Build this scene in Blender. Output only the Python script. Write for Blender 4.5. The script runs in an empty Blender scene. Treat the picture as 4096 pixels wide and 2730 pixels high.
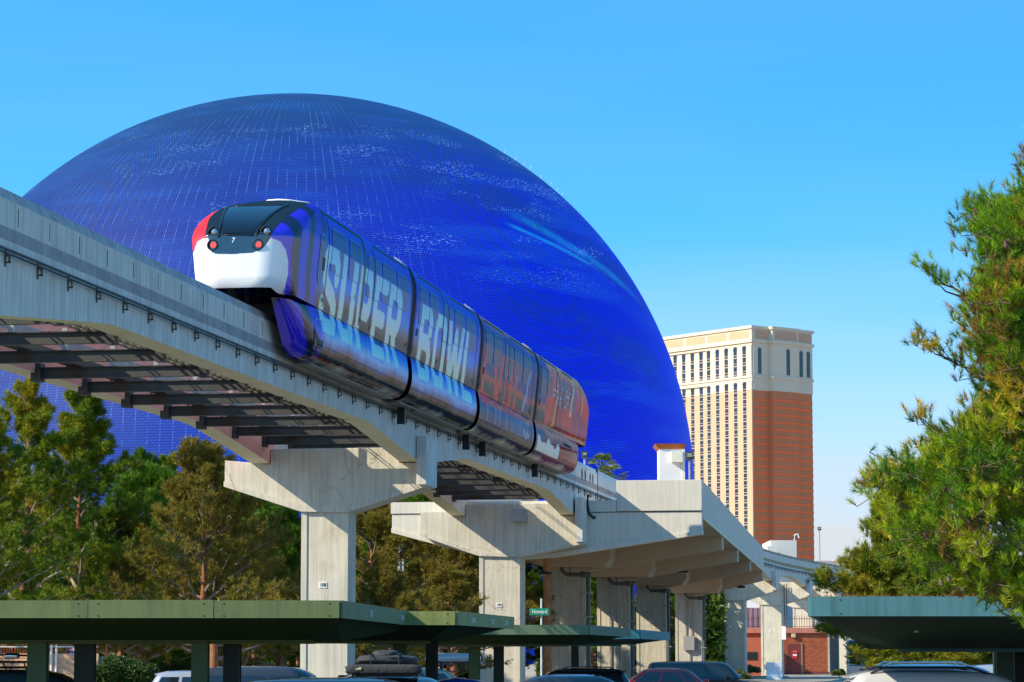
import bpy, bmesh, math, random
import numpy as np
from mathutils import Vector, Matrix
random.seed(7); np.random.seed(7)
SC = bpy.context.scene
COL = SC.collection
R = math.radians
# ------------------------------------------------------------------ camera, sky, sun
EYE = 1.6; FPX = 11000.0; PITCH = math.atan(1260/FPX)
cam = bpy.data.cameras.new('camera'); cam_o = bpy.data.objects.new('camera', cam); COL.objects.link(cam_o)
cam_o.location = (0, 0, EYE); cam_o.rotation_euler = (R(90)+PITCH, 0, 0)
cam.sensor_width = 36.0; cam.lens = 36.0*FPX/4096; cam.clip_start = 0.5; cam.clip_end = 120000
SC.camera = cam_o
SUN_AZ = 70.0      # direction the light travels, degrees from +Y towards +X
SUN_EL = 34.0
world = bpy.data.worlds.new('World'); SC.world = world; world.use_nodes = True
def build_world():
    nt = world.node_tree; N = nt.nodes; L = nt.links; N.clear()
    out = N.new('ShaderNodeOutputWorld'); bg = N.new('ShaderNodeBackground')
    sky = N.new('ShaderNodeTexSky'); sky.sky_type = 'NISHITA'; sky.sun_disc = False
    sky.sun_elevation = R(SUN_EL); sky.sun_rotation = R(180+SUN_AZ)
    sky.altitude = 600; sky.air_density = 1.0; sky.dust_density = 0.25; sky.ozone_density = 3.0
    tc = N.new('ShaderNodeTexCoord'); sep = N.new('ShaderNodeSeparateXYZ'); L.new(tc.outputs['Generated'], sep.inputs[0])
    mz = N.new('ShaderNodeMath'); mz.operation = 'MULTIPLY_ADD'; mz.inputs[1].default_value = 2.6; mz.inputs[2].default_value = 0.10
    L.new(sep.outputs['Z'], mz.inputs[0])
    cb = N.new('ShaderNodeCombineXYZ'); L.new(sep.outputs['X'], cb.inputs[0]); L.new(sep.outputs['Y'], cb.inputs[1]); L.new(mz.outputs[0], cb.inputs[2])
    nm = N.new('ShaderNodeVectorMath'); nm.operation = 'NORMALIZE'; L.new(cb.outputs[0], nm.inputs[0]); L.new(nm.outputs[0], sky.inputs['Vector'])
    hs = N.new('ShaderNodeHueSaturation'); hs.inputs['Hue'].default_value = 0.484; hs.inputs['Saturation'].default_value = 1.30; hs.inputs['Value'].default_value = 2.5
    L.new(sky.outputs[0], hs.inputs['Color'])
    # thin cloud veils
    mp = N.new('ShaderNodeMapping'); mp.inputs['Scale'].default_value = (1.6, 1.6, 15); L.new(tc.outputs['Generated'], mp.inputs[0])
    no = N.new('ShaderNodeTexNoise'); no.inputs['Scale'].default_value = 2.0; no.inputs['Detail'].default_value = 6; no.inputs['Roughness'].default_value = .55
    L.new(mp.outputs[0], no.inputs['Vector'])
    cr = N.new('ShaderNodeMapRange'); cr.inputs['From Min'].default_value = .38; cr.inputs['From Max'].default_value = .72; L.new(no.outputs['Fac'], cr.inputs['Value'])
    ze = N.new('ShaderNodeMapRange'); ze.inputs['From Min'].default_value = 0.0; ze.inputs['From Max'].default_value = 0.17
    ze.inputs['To Min'].default_value = 0.45; ze.inputs['To Max'].default_value = 0.05; L.new(sep.outputs['Z'], ze.inputs['Value'])
    ml = N.new('ShaderNodeMath'); ml.operation = 'MULTIPLY'; L.new(cr.outputs[0], ml.inputs[0]); L.new(ze.outputs[0], ml.inputs[1])
    hz = N.new('ShaderNodeMapRange'); hz.inputs['From Min'].default_value = 0.02; hz.inputs['From Max'].default_value = 0.16
    hz.inputs['To Min'].default_value = 0.90; hz.inputs['To Max'].default_value = 0.0; hz.interpolation_type = 'SMOOTHSTEP'; L.new(sep.outputs['Z'], hz.inputs['Value'])
    ad = N.new('ShaderNodeMath'); ad.operation = 'ADD'; ad.use_clamp = True; L.new(ml.outputs[0], ad.inputs[0]); L.new(hz.outputs[0], ad.inputs[1])
    mx = N.new('ShaderNodeMix'); mx.data_type = 'RGBA'; L.new(ad.outputs[0], mx.inputs['Factor'])
    L.new(hs.outputs[0], mx.inputs['A']); mx.inputs['B'].default_value = (4.5, 4.9, 5.2, 1)
    L.new(mx.outputs['Result'], bg.inputs['Color']); bg.inputs['Strength'].default_value = 0.10
    L.new(bg.outputs[0], out.inputs[0])
build_world()
sun = bpy.data.lights.new('sun', 'SUN'); sun.energy = 4.4; sun.angle = R(0.53); sun.color = (1.0, .87, .66)
sun_o = bpy.data.objects.new('sun', sun); COL.objects.link(sun_o)
_d = Vector((math.sin(R(SUN_AZ))*math.cos(R(SUN_EL)), math.cos(R(SUN_AZ))*math.cos(R(SUN_EL)), -math.sin(R(SUN_EL))))
sun_o.rotation_euler = _d.to_track_quat('-Z', 'Y').to_euler(); sun_o.location = (-40, -40, 60)
vs = SC.view_settings; vs.view_transform = 'Standard'; vs.look = 'None'; vs.exposure = 0.70; vs.gamma = 1.0; vs.use_curve_mapping = False
SC.cycles.max_bounces = 6; SC.cycles.transparent_max_bounces = 8
try: SC.cycles.use_denoising = True
except Exception: pass
# ------------------------------------------------------------------ measuring helpers
def ray(px, py):
    u = (px-2048)/FPX; v = -(py-1365)/FPX
    return (u, math.cos(PITCH)-v*math.sin(PITCH), math.sin(PITCH)+v*math.cos(PITCH))
def AT(px, py, Y):            # surveyed point: direction seen from the camera station, at distance Y
    d = ray(px, py); k = Y/d[1]; return (d[0]*k, Y, EYE+d[2]*k)
GS = .172; GC = 1/math.sqrt(1+GS*GS); UX, UY = GS*GC, GC; VX, VY = GC, -GS*GC
S0 = 180.0; KC = 0.0013
def path(s):                 # near face line of the guideway, straight then bending right
    if s <= S0: return (-10.25+UX*s, 54.5+UY*s, UX, UY)
    e = s-S0; lat = KC*e*e
    tx, ty = UX+2*KC*e*VX, UY+2*KC*e*VY; n = math.hypot(tx, ty)
    return (-10.25+UX*s+VX*lat, 54.5+UY*s+VY*lat, tx/n, ty/n)
def G(s, w, z):
    x, y, tx, ty = path(s); return (x+ty*w, y-tx*w, z)
GANG = math.atan2(UX, UY)     # guideway bearing
# ------------------------------------------------------------------ object helpers
ORG = {}
def tag(o, label=None, cat=None, group=None, kind=None):
    if label: o['label'] = label
    if cat: o['category'] = cat
    if group: o['group'] = group
    if kind: o['kind'] = kind
    return o
def thing(name, loc, label, cat, group=None, rz=0.0):
    o = bpy.data.objects.new(name, None); COL.objects.link(o); o.location = loc; o.empty_display_size = .3
    if rz: o.rotation_euler = (0, 0, rz)
    tag(o, label, cat, group); return o
class MB:
    def __init__(s): s.v = []; s.f = []; s.m = []; s.mi = 0
    def add(s, vs, fs):
        b = len(s.v); s.v.extend([tuple(p) for p in vs]); s.f.extend([tuple(i+b for i in f) for f in fs]); s.m.extend([s.mi]*len(fs)); return s
    def box(s, c, d, rz=0.0, M=None):
        x, y, z = d[0]/2, d[1]/2, d[2]/2; ca, sa = math.cos(rz), math.sin(rz)
        P = [(-x,-y,-z),(x,-y,-z),(x,y,-z),(-x,y,-z),(-x,-y,z),(x,-y,z),(x,y,z),(-x,y,z)]
        P = [(c[0]+p[0]*ca-p[1]*sa, c[1]+p[0]*sa+p[1]*ca, c[2]+p[2]) for p in P]
        return s.add(P, [(0,3,2,1),(4,5,6,7),(0,1,5,4),(1,2,6,5),(2,3,7,6),(3,0,4,7)])
    def bx(s, x0, x1, y0, y1, z0, z1): return s.box(((x0+x1)/2,(y0+y1)/2,(z0+z1)/2),(abs(x1-x0),abs(y1-y0),abs(z1-z0)))
    def gbox(s, s0, s1, w0, w1, z0, z1):
        P = [G(a, b, c) for c in (z0, z1) for a, b in ((s0,w0),(s0,w1),(s1,w1),(s1,w0))]
        return s.add(P, [(0,3,2,1),(4,5,6,7),(0,1,5,4),(1,2,6,5),(2,3,7,6),(3,0,4,7)])
    def prism(s, A, B):       # loft between two equal rings of points
        n = len(A); return s.add(list(A)+list(B), [tuple(range(n-1,-1,-1)), tuple(range(n,2*n))]+[(i,(i+1)%n,n+(i+1)%n,n+i) for i in range(n)])
    def gprism(s, poly, s0, s1):   # (w,z) outline extruded along the guideway
        return s.prism([G(s0,w,z) for w,z in poly], [G(s1,w,z) for w,z in poly])
    def loft(s, rings, cap=True):
        n = len(rings[0]); b = len(s.v)
        for r in rings: s.v.extend([tuple(p) for p in r])
        F = []
        for k in range(len(rings)-1):
            for i in range(n): F.append((b+k*n+i, b+k*n+(i+1)%n, b+(k+1)*n+(i+1)%n, b+(k+1)*n+i))
        if cap: F.append(tuple(b+i for i in range(n-1,-1,-1))); F.append(tuple(b+(len(rings)-1)*n+i for i in range(n)))
        s.f.extend(F); s.m.extend([s.mi]*len(F)); return s
    def tube(s, pts, rad, n=8):
        pts = [Vector(p) for p in pts]; rr = rad if isinstance(rad, (list, tuple)) else [rad]*len(pts)
        rings = []; up = Vector((0,0,1))
        for i, p in enumerate(pts):
            a = pts[max(0,i-1)]; c = pts[min(len(pts)-1,i+1)]; t = (c-a)
            if t.length < 1e-9: t = Vector((0,0,1))
            t.normalize(); ref = up if abs(t.z) < .95 else Vector((1,0,0))
            e1 = t.cross(ref).normalized(); e2 = t.cross(e1)
            rings.append([p+(e1*math.cos(2*math.pi*k/n)+e2*math.sin(2*math.pi*k/n))*rr[i] for k in range(n)])
        return s.loft(rings)
    def cyl(s, c, r, h, n=16, r2=None, axis='z'):
        r2 = r if r2 is None else r2
        def pt(a, rr, t):
            x, y = rr*math.cos(a), rr*math.sin(a)
            return {'z':(c[0]+x,c[1]+y,c[2]+t),'y':(c[0]+x,c[1]+t,c[2]+y),'x':(c[0]+t,c[1]+x,c[2]+y)}[axis]
        return s.loft([[pt(2*math.pi*k/n, r, 0) for k in range(n)],[pt(2*math.pi*k/n, r2, h) for k in range(n)]])
    def build(s, name, mat, parent=None, smooth=False, origin=None, label=None, bevel=0, kind=None, autosm=None):
        me = bpy.data.meshes.new(name)
        o3 = origin
        if o3 is None: o3 = ORG.get(parent.name, None) if parent else None
        if parent and o3 is None: o3 = tuple(parent.location) if parent.rotation_euler.z == 0 and parent.type == 'EMPTY' else (0,0,0)
        if o3 is None: o3 = (0,0,0)
        V = [(p[0]-o3[0], p[1]-o3[1], p[2]-o3[2]) for p in s.v]
        me.from_pydata(V, [], s.f); me.validate()
        for m in (mat if isinstance(mat, (list, tuple)) else [mat]): me.materials.append(m)
        if isinstance(mat, (list, tuple)) and len(me.polygons) == len(s.m): me.polygons.foreach_set('material_index', s.m)
        bm = bmesh.new(); bm.from_mesh(me); bmesh.ops.recalc_face_normals(bm, faces=bm.faces)
        bm.to_mesh(me); bm.free()
        if smooth: me.polygons.foreach_set('use_smooth', [True]*len(me.polygons))
        if autosm:
            try: me.set_sharp_from_angle(angle=R(autosm))
            except Exception: pass
        o = bpy.data.objects.new(name, me); COL.objects.link(o)
        if parent: o.parent = parent; ORG[o.name] = o3
        elif origin is not None: o.location = origin
        if label: o['label'] = label
        if kind: o['kind'] = kind
        if bevel:
            md = o.modifiers.new('bevel', 'BEVEL'); md.width = bevel; md.segments = 2; md.limit_method = 'ANGLE'; md.angle_limit = R(35)
        return o
def part(name, mb, mat, parent, **k): return mb.build(name, mat, parent, **k)
def copy_tree(o, parent=None):
    c = o.copy(); COL.objects.link(c); c.parent = parent
    for ch in list(o.children): copy_tree(ch, c)
    return c
def inst(src, name, loc, rz=0.0, parent=None, scale=None):   # another object on the same mesh
    o = bpy.data.objects.new(name, src.data); COL.objects.link(o)
    if parent:
        b = ORG.get(parent.name) or tuple(parent.location); o.parent = parent; o.location = (loc[0]-b[0], loc[1]-b[1], loc[2]-b[2])
    else: o.location = loc
    o.rotation_euler = (0,0,rz)
    if scale: o.scale = scale
    return o
# ------------------------------------------------------------------ materials
MT = {}
def lin(c): return tuple(((x/255)/12.92 if x/255 <= .04045 else ((x/255+.055)/1.055)**2.4) for x in c)
def mk(name, rgb, rough=.7, metal=0.0, var=.12, vscale=1.5, streak=0.0, fine=.0, bump=0.0, bscale=30, spec=.5, coat=0.0, emis=None, estr=1.0, attr=None, trans=0.0, second=None, sfac=(.5,.62), sscale=.6, cracks=0.0):
    if name in MT: return MT[name]
    m = bpy.data.materials.new(name); m.use_nodes = True; MT[name] = m
    nt = m.node_tree; N = nt.nodes; L = nt.links; b = N['Principled BSDF']
    b.inputs['Roughness'].default_value = rough; b.inputs['Metallic'].default_value = metal
    if 'Specular IOR Level' in b.inputs: b.inputs['Specular IOR Level'].default_value = spec
    if coat: b.inputs['Coat Weight'].default_value = coat; b.inputs['Coat Roughness'].default_value = .05
    geo = N.new('ShaderNodeNewGeometry')
    def noise(scale, detail=4, vec=None, rgh=.55):
        n = N.new('ShaderNodeTexNoise'); n.inputs['Scale'].default_value = scale; n.inputs['Detail'].default_value = detail; n.inputs['Roughness'].default_value = rgh
        L.new(vec or geo.outputs['Position'], n.inputs['Vector']); return n.outputs['Fac']
    if attr:
        a = N.new('ShaderNodeAttribute'); a.attribute_name = attr; cur = a.outputs['Color']
    else:
        rg = N.new('ShaderNodeRGB'); rg.outputs[0].default_value = (*rgb, 1); cur = rg.outputs[0]
    def mulmix(cur, fac_socket, lo, hi, fmin=.3, fmax=.7):
        mr = N.new('ShaderNodeMapRange'); mr.inputs['From Min'].default_value = fmin; mr.inputs['From Max'].default_value = fmax
        mr.inputs['To Min'].default_value = lo; mr.inputs['To Max'].default_value = hi; L.new(fac_socket, mr.inputs['Value'])
        sc = N.new('ShaderNodeVectorMath'); sc.operation = 'SCALE'; L.new(cur, sc.inputs[0]); L.new(mr.outputs[0], sc.inputs['Scale']); return sc.outputs[0]
    if second:
        mr = N.new('ShaderNodeMapRange'); mr.inputs['From Min'].default_value = sfac[0]; mr.inputs['From Max'].default_value = sfac[1]
        L.new(noise(sscale, 5), mr.inputs['Value']); mx = N.new('ShaderNodeMix'); mx.data_type = 'RGBA'
        L.new(mr.outputs[0], mx.inputs['Factor']); L.new(cur, mx.inputs['A']); mx.inputs['B'].default_value = (*second, 1); cur = mx.outputs['Result']
    if var: cur = mulmix(cur, noise(vscale, 5), 1-var, 1+var*.6)
    if fine: cur = mulmix(cur, noise(45, 2), 1-fine, 1+fine*.5)
    if streak:
        mp = N.new('ShaderNodeMapping'); mp.inputs['Scale'].default_value = (5, 5, .22); L.new(geo.outputs['Position'], mp.inputs[0])
        cur = mulmix(cur, noise(1.6, 5, mp.outputs[0], .7), 1-streak, 1.03, .32, .58)
    if cracks:
        w = N.new('ShaderNodeTexVoronoi'); w.feature = 'DISTANCE_TO_EDGE'; w.inputs['Scale'].default_value = .55
        ds = N.new('ShaderNodeVectorMath'); ds.operation = 'ADD'; nn = N.new('ShaderNodeTexNoise'); nn.inputs['Scale'].default_value = 1.7; nn.inputs['Detail'].default_value = 5
        L.new(geo.outputs['Position'], nn.inputs['Vector']); L.new(geo.outputs['Position'], ds.inputs[0]); L.new(nn.outputs['Color'], ds.inputs[1]); L.new(ds.outputs[0], w.inputs['Vector'])
        mk_ = N.new('ShaderNodeMapRange'); mk_.inputs['From Min'].default_value = .002; mk_.inputs['From Max'].default_value = .011; mk_.inputs['To Min'].default_value = 1-cracks; mk_.inputs['To Max'].default_value = 1
        L.new(w.outputs['Distance'], mk_.inputs['Value'])
        gate = N.new('ShaderNodeMapRange'); gate.inputs['From Min'].default_value = .46; gate.inputs['From Max'].default_value = .54; L.new(noise(.35, 2), gate.inputs['Value'])
        mm = N.new('ShaderNodeMix'); mm.data_type = 'FLOAT'; L.new(gate.outputs[0], mm.inputs['Factor']); mm.inputs['A'].default_value = 1.0; L.new(mk_.outputs[0], mm.inputs['B'])
        sc = N.new('ShaderNodeVectorMath'); sc.operation = 'SCALE'; L.new(cur, sc.inputs[0]); L.new(mm.outputs['Result'], sc.inputs['Scale']); cur = sc.outputs[0]
    L.new(cur, b.inputs['Base Color'])
    if bump:
        bp = N.new('ShaderNodeBump'); bp.inputs['Strength'].default_value = bump; bp.inputs['Distance'].default_value = .02
        L.new(noise(bscale, 5), bp.inputs['Height']); L.new(bp.outputs[0], b.inputs['Normal'])
    if emis: b.inputs['Emission Color'].default_value = (*emis, 1); b.inputs['Emission Strength'].default_value = estr
    if trans:
        out = N['Material Output']; tr = N.new('ShaderNodeBsdfTranslucent'); L.new(cur, tr.inputs['Color'])
        ms = N.new('ShaderNodeMixShader'); ms.inputs[0].default_value = trans; L.new(b.outputs[0], ms.inputs[1]); L.new(tr.outputs[0], ms.inputs[2]); L.new(ms.outputs[0], out.inputs['Surface'])
    return m
CONC = mk('painted_concrete', (.60,.565,.46), .85, var=.10, vscale=.8, streak=.24, fine=.06, bump=.15, cracks=.45, second=(.46,.40,.28), sfac=(.56,.78), sscale=.8)
CONC2 = mk('painted_concrete_smooth', (.62,.595,.51), .85, var=.07, vscale=.6, streak=.13, bump=.1)
BEAMC = mk('weathered_beam_concrete', (.66,.65,.60), .85, var=.12, vscale=1.2, streak=.30, fine=.12, bump=.25)
BEAMP = mk('reddish_beam_concrete', (.86,.38,.30), .85, var=.12, vscale=1.0, streak=.18, fine=.1)
SOFF = mk('cream_soffit_paint', (.80,.74,.50), .85, var=.07, vscale=1.0, fine=.06)
TYRE = mk('worn_running_band', (.33,.33,.34), .8, var=.2, vscale=2, streak=.15)
STEEL = mk('dark_grey_steel', (.055,.055,.05), .55, .3, var=.25, vscale=3)
BLACK = mk('black_rubber', (.012,.012,.012), .6, var=.1)
RAIL = mk('grey_rail_metal', (.10,.10,.095), .45, .6, var=.2)
WHITE = mk('white_paint', (.80,.80,.78), .5, var=.04)
# ------------------------------------------------------------------ text
def text_mb(txt, size, depth=.006, bold=.0, xs=1.0):
    cu = bpy.data.curves.new('t', 'FONT'); cu.body = txt; cu.size = size; cu.align_x = 'CENTER'; cu.align_y = 'CENTER'; cu.extrude = depth/2; cu.offset = bold; cu.resolution_u = 3
    o = bpy.data.objects.new('t', cu); COL.objects.link(o)
    bpy.context.view_layer.update()
    me = bpy.data.meshes.new_from_object(o.evaluated_get(bpy.context.evaluated_depsgraph_get()))
    V = [(v.co.x*xs, v.co.y, v.co.z) for v in me.vertices]; F = [tuple(p.vertices) for p in me.polygons]
    bpy.data.objects.remove(o); bpy.data.curves.remove(cu); bpy.data.meshes.remove(me)
    return V, F
def add_text(mb, txt, size, c, ux, n, **k):   # c centre, ux unit x direction, n outward normal (3-vectors); up is z
    V, F = text_mb(txt, size, **k)
    n = tuple(n)+(0,)*(3-len(n)); ux = tuple(ux)
    mb.add([(c[0]+ux[0]*x+n[0]*z, c[1]+ux[1]*x+n[1]*z, c[2]+n[2]*z+y) for x, y, z in V], F); return mb
# ================================================================== GROUND
def ground_z(y):
    return float(np.interp(y, [-200, 300, 440, 700, 60000], [-.45, -.45, .2, .2, .2]))
ASPH = mk('asphalt', (.16,.15,.135), .9, var=.2, vscale=.5, fine=.25, bump=.4, bscale=60)
def sheet(name, pts_xy, dz, mat, rows=None):
    mb = MB(); mb.add([(x, y, ground_z(y)+dz) for x, y in pts_xy], [tuple(range(len(pts_xy)))]); return tag(mb.build(name, mat), kind='structure')
def strip(name, x0, x1, ys, dz, mat):
    mb = MB(); V = []; F = []
    for y in ys: V += [(x0, y, ground_z(y)+dz), (x1, y, ground_z(y)+dz)]
    for i in range(len(ys)-1): F.append((2*i, 2*i+1, 2*i+3, 2*i+2))
    mb.add(V, F); return tag(mb.build(name, mat), kind='structure')
DIRT = mk('desert_ground', (.42,.34,.25), .95, var=.2, vscale=.02, fine=.1)
strip('ground', -40000, 40000, [-300, 0, 300, 440, 700, 60000], -.012, DIRT)
strip('parking_lot', -45, 45, [-20, 108], -.004, ASPH)
strip('driveway', -60, 60, [108, 296], -.004, mk('worn_asphalt', (.32,.28,.22), .9, var=.2, vscale=.4, fine=.2))
strip('road', 20, 160, [300, 330, 440, 600], .004, mk('road_asphalt', (.06,.06,.068), .85, var=.15, vscale=.3))
# kerbs and sandy beds by the brick building
SAND = mk('decomposed_granite', (.50,.36,.20), .95, var=.2, vscale=1.5, fine=.3, bump=.5)
KERB = mk('kerb_concrete', (.40,.39,.36), .9, var=.15, vscale=2)
mb = MB(); mb.bx(20.5, 25.5, 255, 262, -.6, -.25); tag(mb.build('planting_bed', SAND), kind='structure')
mb = MB(); mb.bx(19, 31, 253.6, 254.2, -.6, -.31); tag(mb.build('kerb', KERB), kind='structure')
mb = MB(); mb.bx(27.5, 38, 282.5, 285, -.6, -.30); tag(mb.build('pavement', KERB), kind='structure')
mb = MB(); mb.bx(-60, 19, 168, 250, -.6, -.33); tag(mb.build('planting_bed', mk('bark_mulch', (.16,.11,.07), .95, var=.3, vscale=2, fine=.3)), kind='structure')
# ================================================================== MOUNTAINS
def mountains():
    mb = MB(); n = 150; rows = 26; rnd = random.Random(3)
    from mathutils import noise as mn
    xs = [1500+i*(9500-1500)/n for i in range(n+1)]
    V = []
    for j in range(rows+1):
        t = j/rows
        for x in xs:
            ridge = 1120+260*mn.noise(Vector((x*.0006, 3.1, 0)))+130*mn.noise(Vector((x*.002, 7.7, 0)))
            rough = 160*mn.noise(Vector((x*.003, t*5, 1.3)))+90*mn.noise(Vector((x*.008, t*12, 4)))
            V.append((x+rough, 30000+t*4500, max(-5, t**.8*ridge+rough*t*(1-t)*2.2)))
    F = [(j*(n+1)+i, j*(n+1)+i+1, (j+1)*(n+1)+i+1, (j+1)*(n+1)+i) for j in range(rows) for i in range(n)]
    mb.add(V, F)
    m = mk('hazed_snowy_rock', (.20,.33,.55), .95, var=.25, vscale=.004, second=(.72,.78,.86), sfac=(.46,.54), sscale=.007)  # snow patches over rock whose blue is distance haze put into the colour
    return tag(mb.build('mountains', m, smooth=False), kind='structure')
mountains()
# ================================================================== SPHERE
SPC = (-42.04, 534.0, 33.09); SPR = 77.3
def led_material():
    m = bpy.data.materials.new('led_screen_shell'); m.use_nodes = True; nt = m.node_tree; N = nt.nodes; L = nt.links; N.clear()
    def math_(op, a, b=None, c=None, clamp=False):
        n = N.new('ShaderNodeMath'); n.operation = op; n.use_clamp = clamp
        for i, x in enumerate((a, b, c)):
            if x is None: continue
            if isinstance(x, (int, float)): n.inputs[i].default_value = x
            else: L.new(x, n.inputs[i])
        return n.outputs[0]
    def mr(v, a, b, c, d, sm=False):
        n = N.new('ShaderNodeMapRange'); n.inputs['From Min'].default_value = a; n.inputs['From Max'].default_value = b; n.inputs['To Min'].default_value = c; n.inputs['To Max'].default_value = d
        if sm: n.interpolation_type = 'SMOOTHSTEP'
        L.new(v, n.inputs['Value']); return n.outputs[0]
    tc = N.new('ShaderNodeTexCoord'); sep = N.new('ShaderNodeSeparateXYZ'); L.new(tc.outputs['Object'], sep.inputs[0])
    X, Y, Z = sep.outputs
    lon = math_('ARCTAN2', X, math_('MULTIPLY', Y, -1.0))           # 0 facing the camera, + to the right
    lat = math_('ARCSINE', math_('DIVIDE', Z, SPR, clamp=False))
    cosl = math_('COSINE', lat)
    # LED pucks in level rows
    rows = math_('MULTIPLY', lat, SPR/.46); rf = math_('FRACT', rows); ri = math_('FLOOR', rows)
    # constant pitch over bands of latitude
    band = math_('FLOOR', math_('MULTIPLY', lat, 14.0)); bc = math_('COSINE', math_('DIVIDE', math_('ADD', band, .5), 14.0))
    cols = math_('MULTIPLY', math_('MULTIPLY', lon, SPR/.50), bc)
    cols = math_('ADD', cols, math_('MULTIPLY', ri, .5)); cf = math_('FRACT', cols)
    dx = math_('ABSOLUTE', math_('SUBTRACT', cf, .5)); dy = math_('ABSOLUTE', math_('SUBTRACT', rf, .5))
    d2 = math_('SQRT', math_('ADD', math_('POWER', dx, 2.0), math_('POWER', dy, 2.0)))
    dot = mr(d2, .20, .50, 1.0, .34, True)
    cb = N.new('ShaderNodeCombineXYZ'); L.new(lon, cb.inputs[0]); L.new(lat, cb.inputs[1])
    def noise(sx, sy, sc, det=4, off=0, rg=.6):
        mp = N.new('ShaderNodeMapping'); mp.inputs['Scale'].default_value = (sx, sy, 1); mp.inputs['Location'].default_value = (off, off*.7, off)
        L.new(cb.outputs[0], mp.inputs[0]); n = N.new('ShaderNodeTexNoise'); n.inputs['Scale'].default_value = sc; n.inputs['Detail'].default_value = det; n.inputs['Roughness'].default_value = rg
        L.new(mp.outputs[0], n.inputs['Vector']); return n.outputs['Fac']
    def mixc(f, a, b):
        n = N.new('ShaderNodeMix'); n.data_type = 'RGBA'
        if isinstance(f, (int, float)): n.inputs['Factor'].default_value = f
        else: L.new(f, n.inputs['Factor'])
        for nm, x in (('A', a), ('B', b)):
            if isinstance(x, tuple): n.inputs[nm].default_value = (*x, 1)
            else: L.new(x, n.inputs[nm])
        return n.outputs['Result']
    side = mr(lon, -.9, 1.0, 0, 1, True)
    base = mixc(side, (.010, .060, .34), (.0003, .010, .52))
    base = mixc(mr(noise(1, 2.6, 2.4, 6, 3), .45, .66, 0, .60, True), base, (.003, .026, .27))
    base = mixc(mr(lat, .50, 1.15, 0, .9, True), base, (.005, .050, .19))
    base = mixc(math_('MULTIPLY', mr(noise(1.0, 7, 1.6, 6, 21), .48, .66, 0, 1, True), mr(lon, .9, 1.3, .20, .08, True)), base, (.010, .13, .62))
    # pale dashed clusters of lit diodes
    cl = mr(noise(1.2, 5, 2.6, 3, 9), .52, .66, 0, 1, True); sp = mr(noise(9, 30, 9, 2, 5), .55, .66, 0, 1, True)
    latgate = math_('MULTIPLY', mr(lat, .40, .60, 0, 1, True), mr(lat, .92, 1.10, 1, 0, True))
    gate = math_('MULTIPLY', math_('MULTIPLY', cl, sp), latgate)
    base = mixc(math_('MULTIPLY', gate, .75), base, (.16, .42, .95))
    # teal current streaks on the right
    ln = math_('ADD', lat, math_('MULTIPLY', lon, .37)); ln2 = math_('ADD', lat, math_('MULTIPLY', lon, .29))
    st = math_('MULTIPLY', mr(math_('ABSOLUTE', math_('SUBTRACT', ln, .945)), 0, .028, .7, 0, True), math_('MULTIPLY', mr(lon, .72, .85, 0, 1, True), mr(lon, 1.15, 1.32, 1, 0, True)))
    st2 = math_('MULTIPLY', mr(math_('ABSOLUTE', math_('SUBTRACT', ln2, .836)), 0, .012, 1, 0, True), math_('MULTIPLY', mr(lon, .70, .76, 0, 1, True), mr(lon, .98, 1.06, 1, 0, True)))
    base = mixc(math_('MULTIPLY', math_('MAXIMUM', st, st2), math_('MULTIPLY', noise(2, 2, 9, 3, 1), .75)), base, (.01, .36, .78))
    # meridian seams, left part
    ms = math_('FRACT', math_('MULTIPLY', lon, 34.0)); seam = mr(math_('ABSOLUTE', math_('SUBTRACT', ms, .5)), 0, .045, 1, 0, True)
    sg = math_('MULTIPLY', math_('MULTIPLY', seam, mr(lon, .1, .6, 1, 0, True)), mr(noise(3, 6, 3, 3, 2), .4, .6, 0, 1, True))
    base = mixc(math_('MULTIPLY', sg, .55), base, (.18, .34, .80))
    glit = math_('MULTIPLY', seam, mr(noise(30, 8, 10, 2, 12), .68, .74, 0, 1, True))
    base = mixc(math_('MULTIPLY', glit, mr(lon, .2, .5, .8, 0, True)), base, (.8, .75, .7))
    em = N.new('ShaderNodeEmission'); L.new(base, em.inputs['Color']); L.new(math_('MULTIPLY', dot, 1.25), em.inputs['Strength'])
    pb = N.new('ShaderNodeBsdfPrincipled'); pb.inputs['Base Color'].default_value = (.004, .006, .012, 1); pb.inputs['Roughness'].default_value = .6; pb.inputs['Specular IOR Level'].default_value = .15
    ad = N.new('ShaderNodeAddShader'); out = N.new('ShaderNodeOutputMaterial'); L.new(em.outputs[0], ad.inputs[0]); L.new(pb.outputs[0], ad.inputs[1]); L.new(ad.outputs[0], out.inputs['Surface'])
    return m
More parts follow.
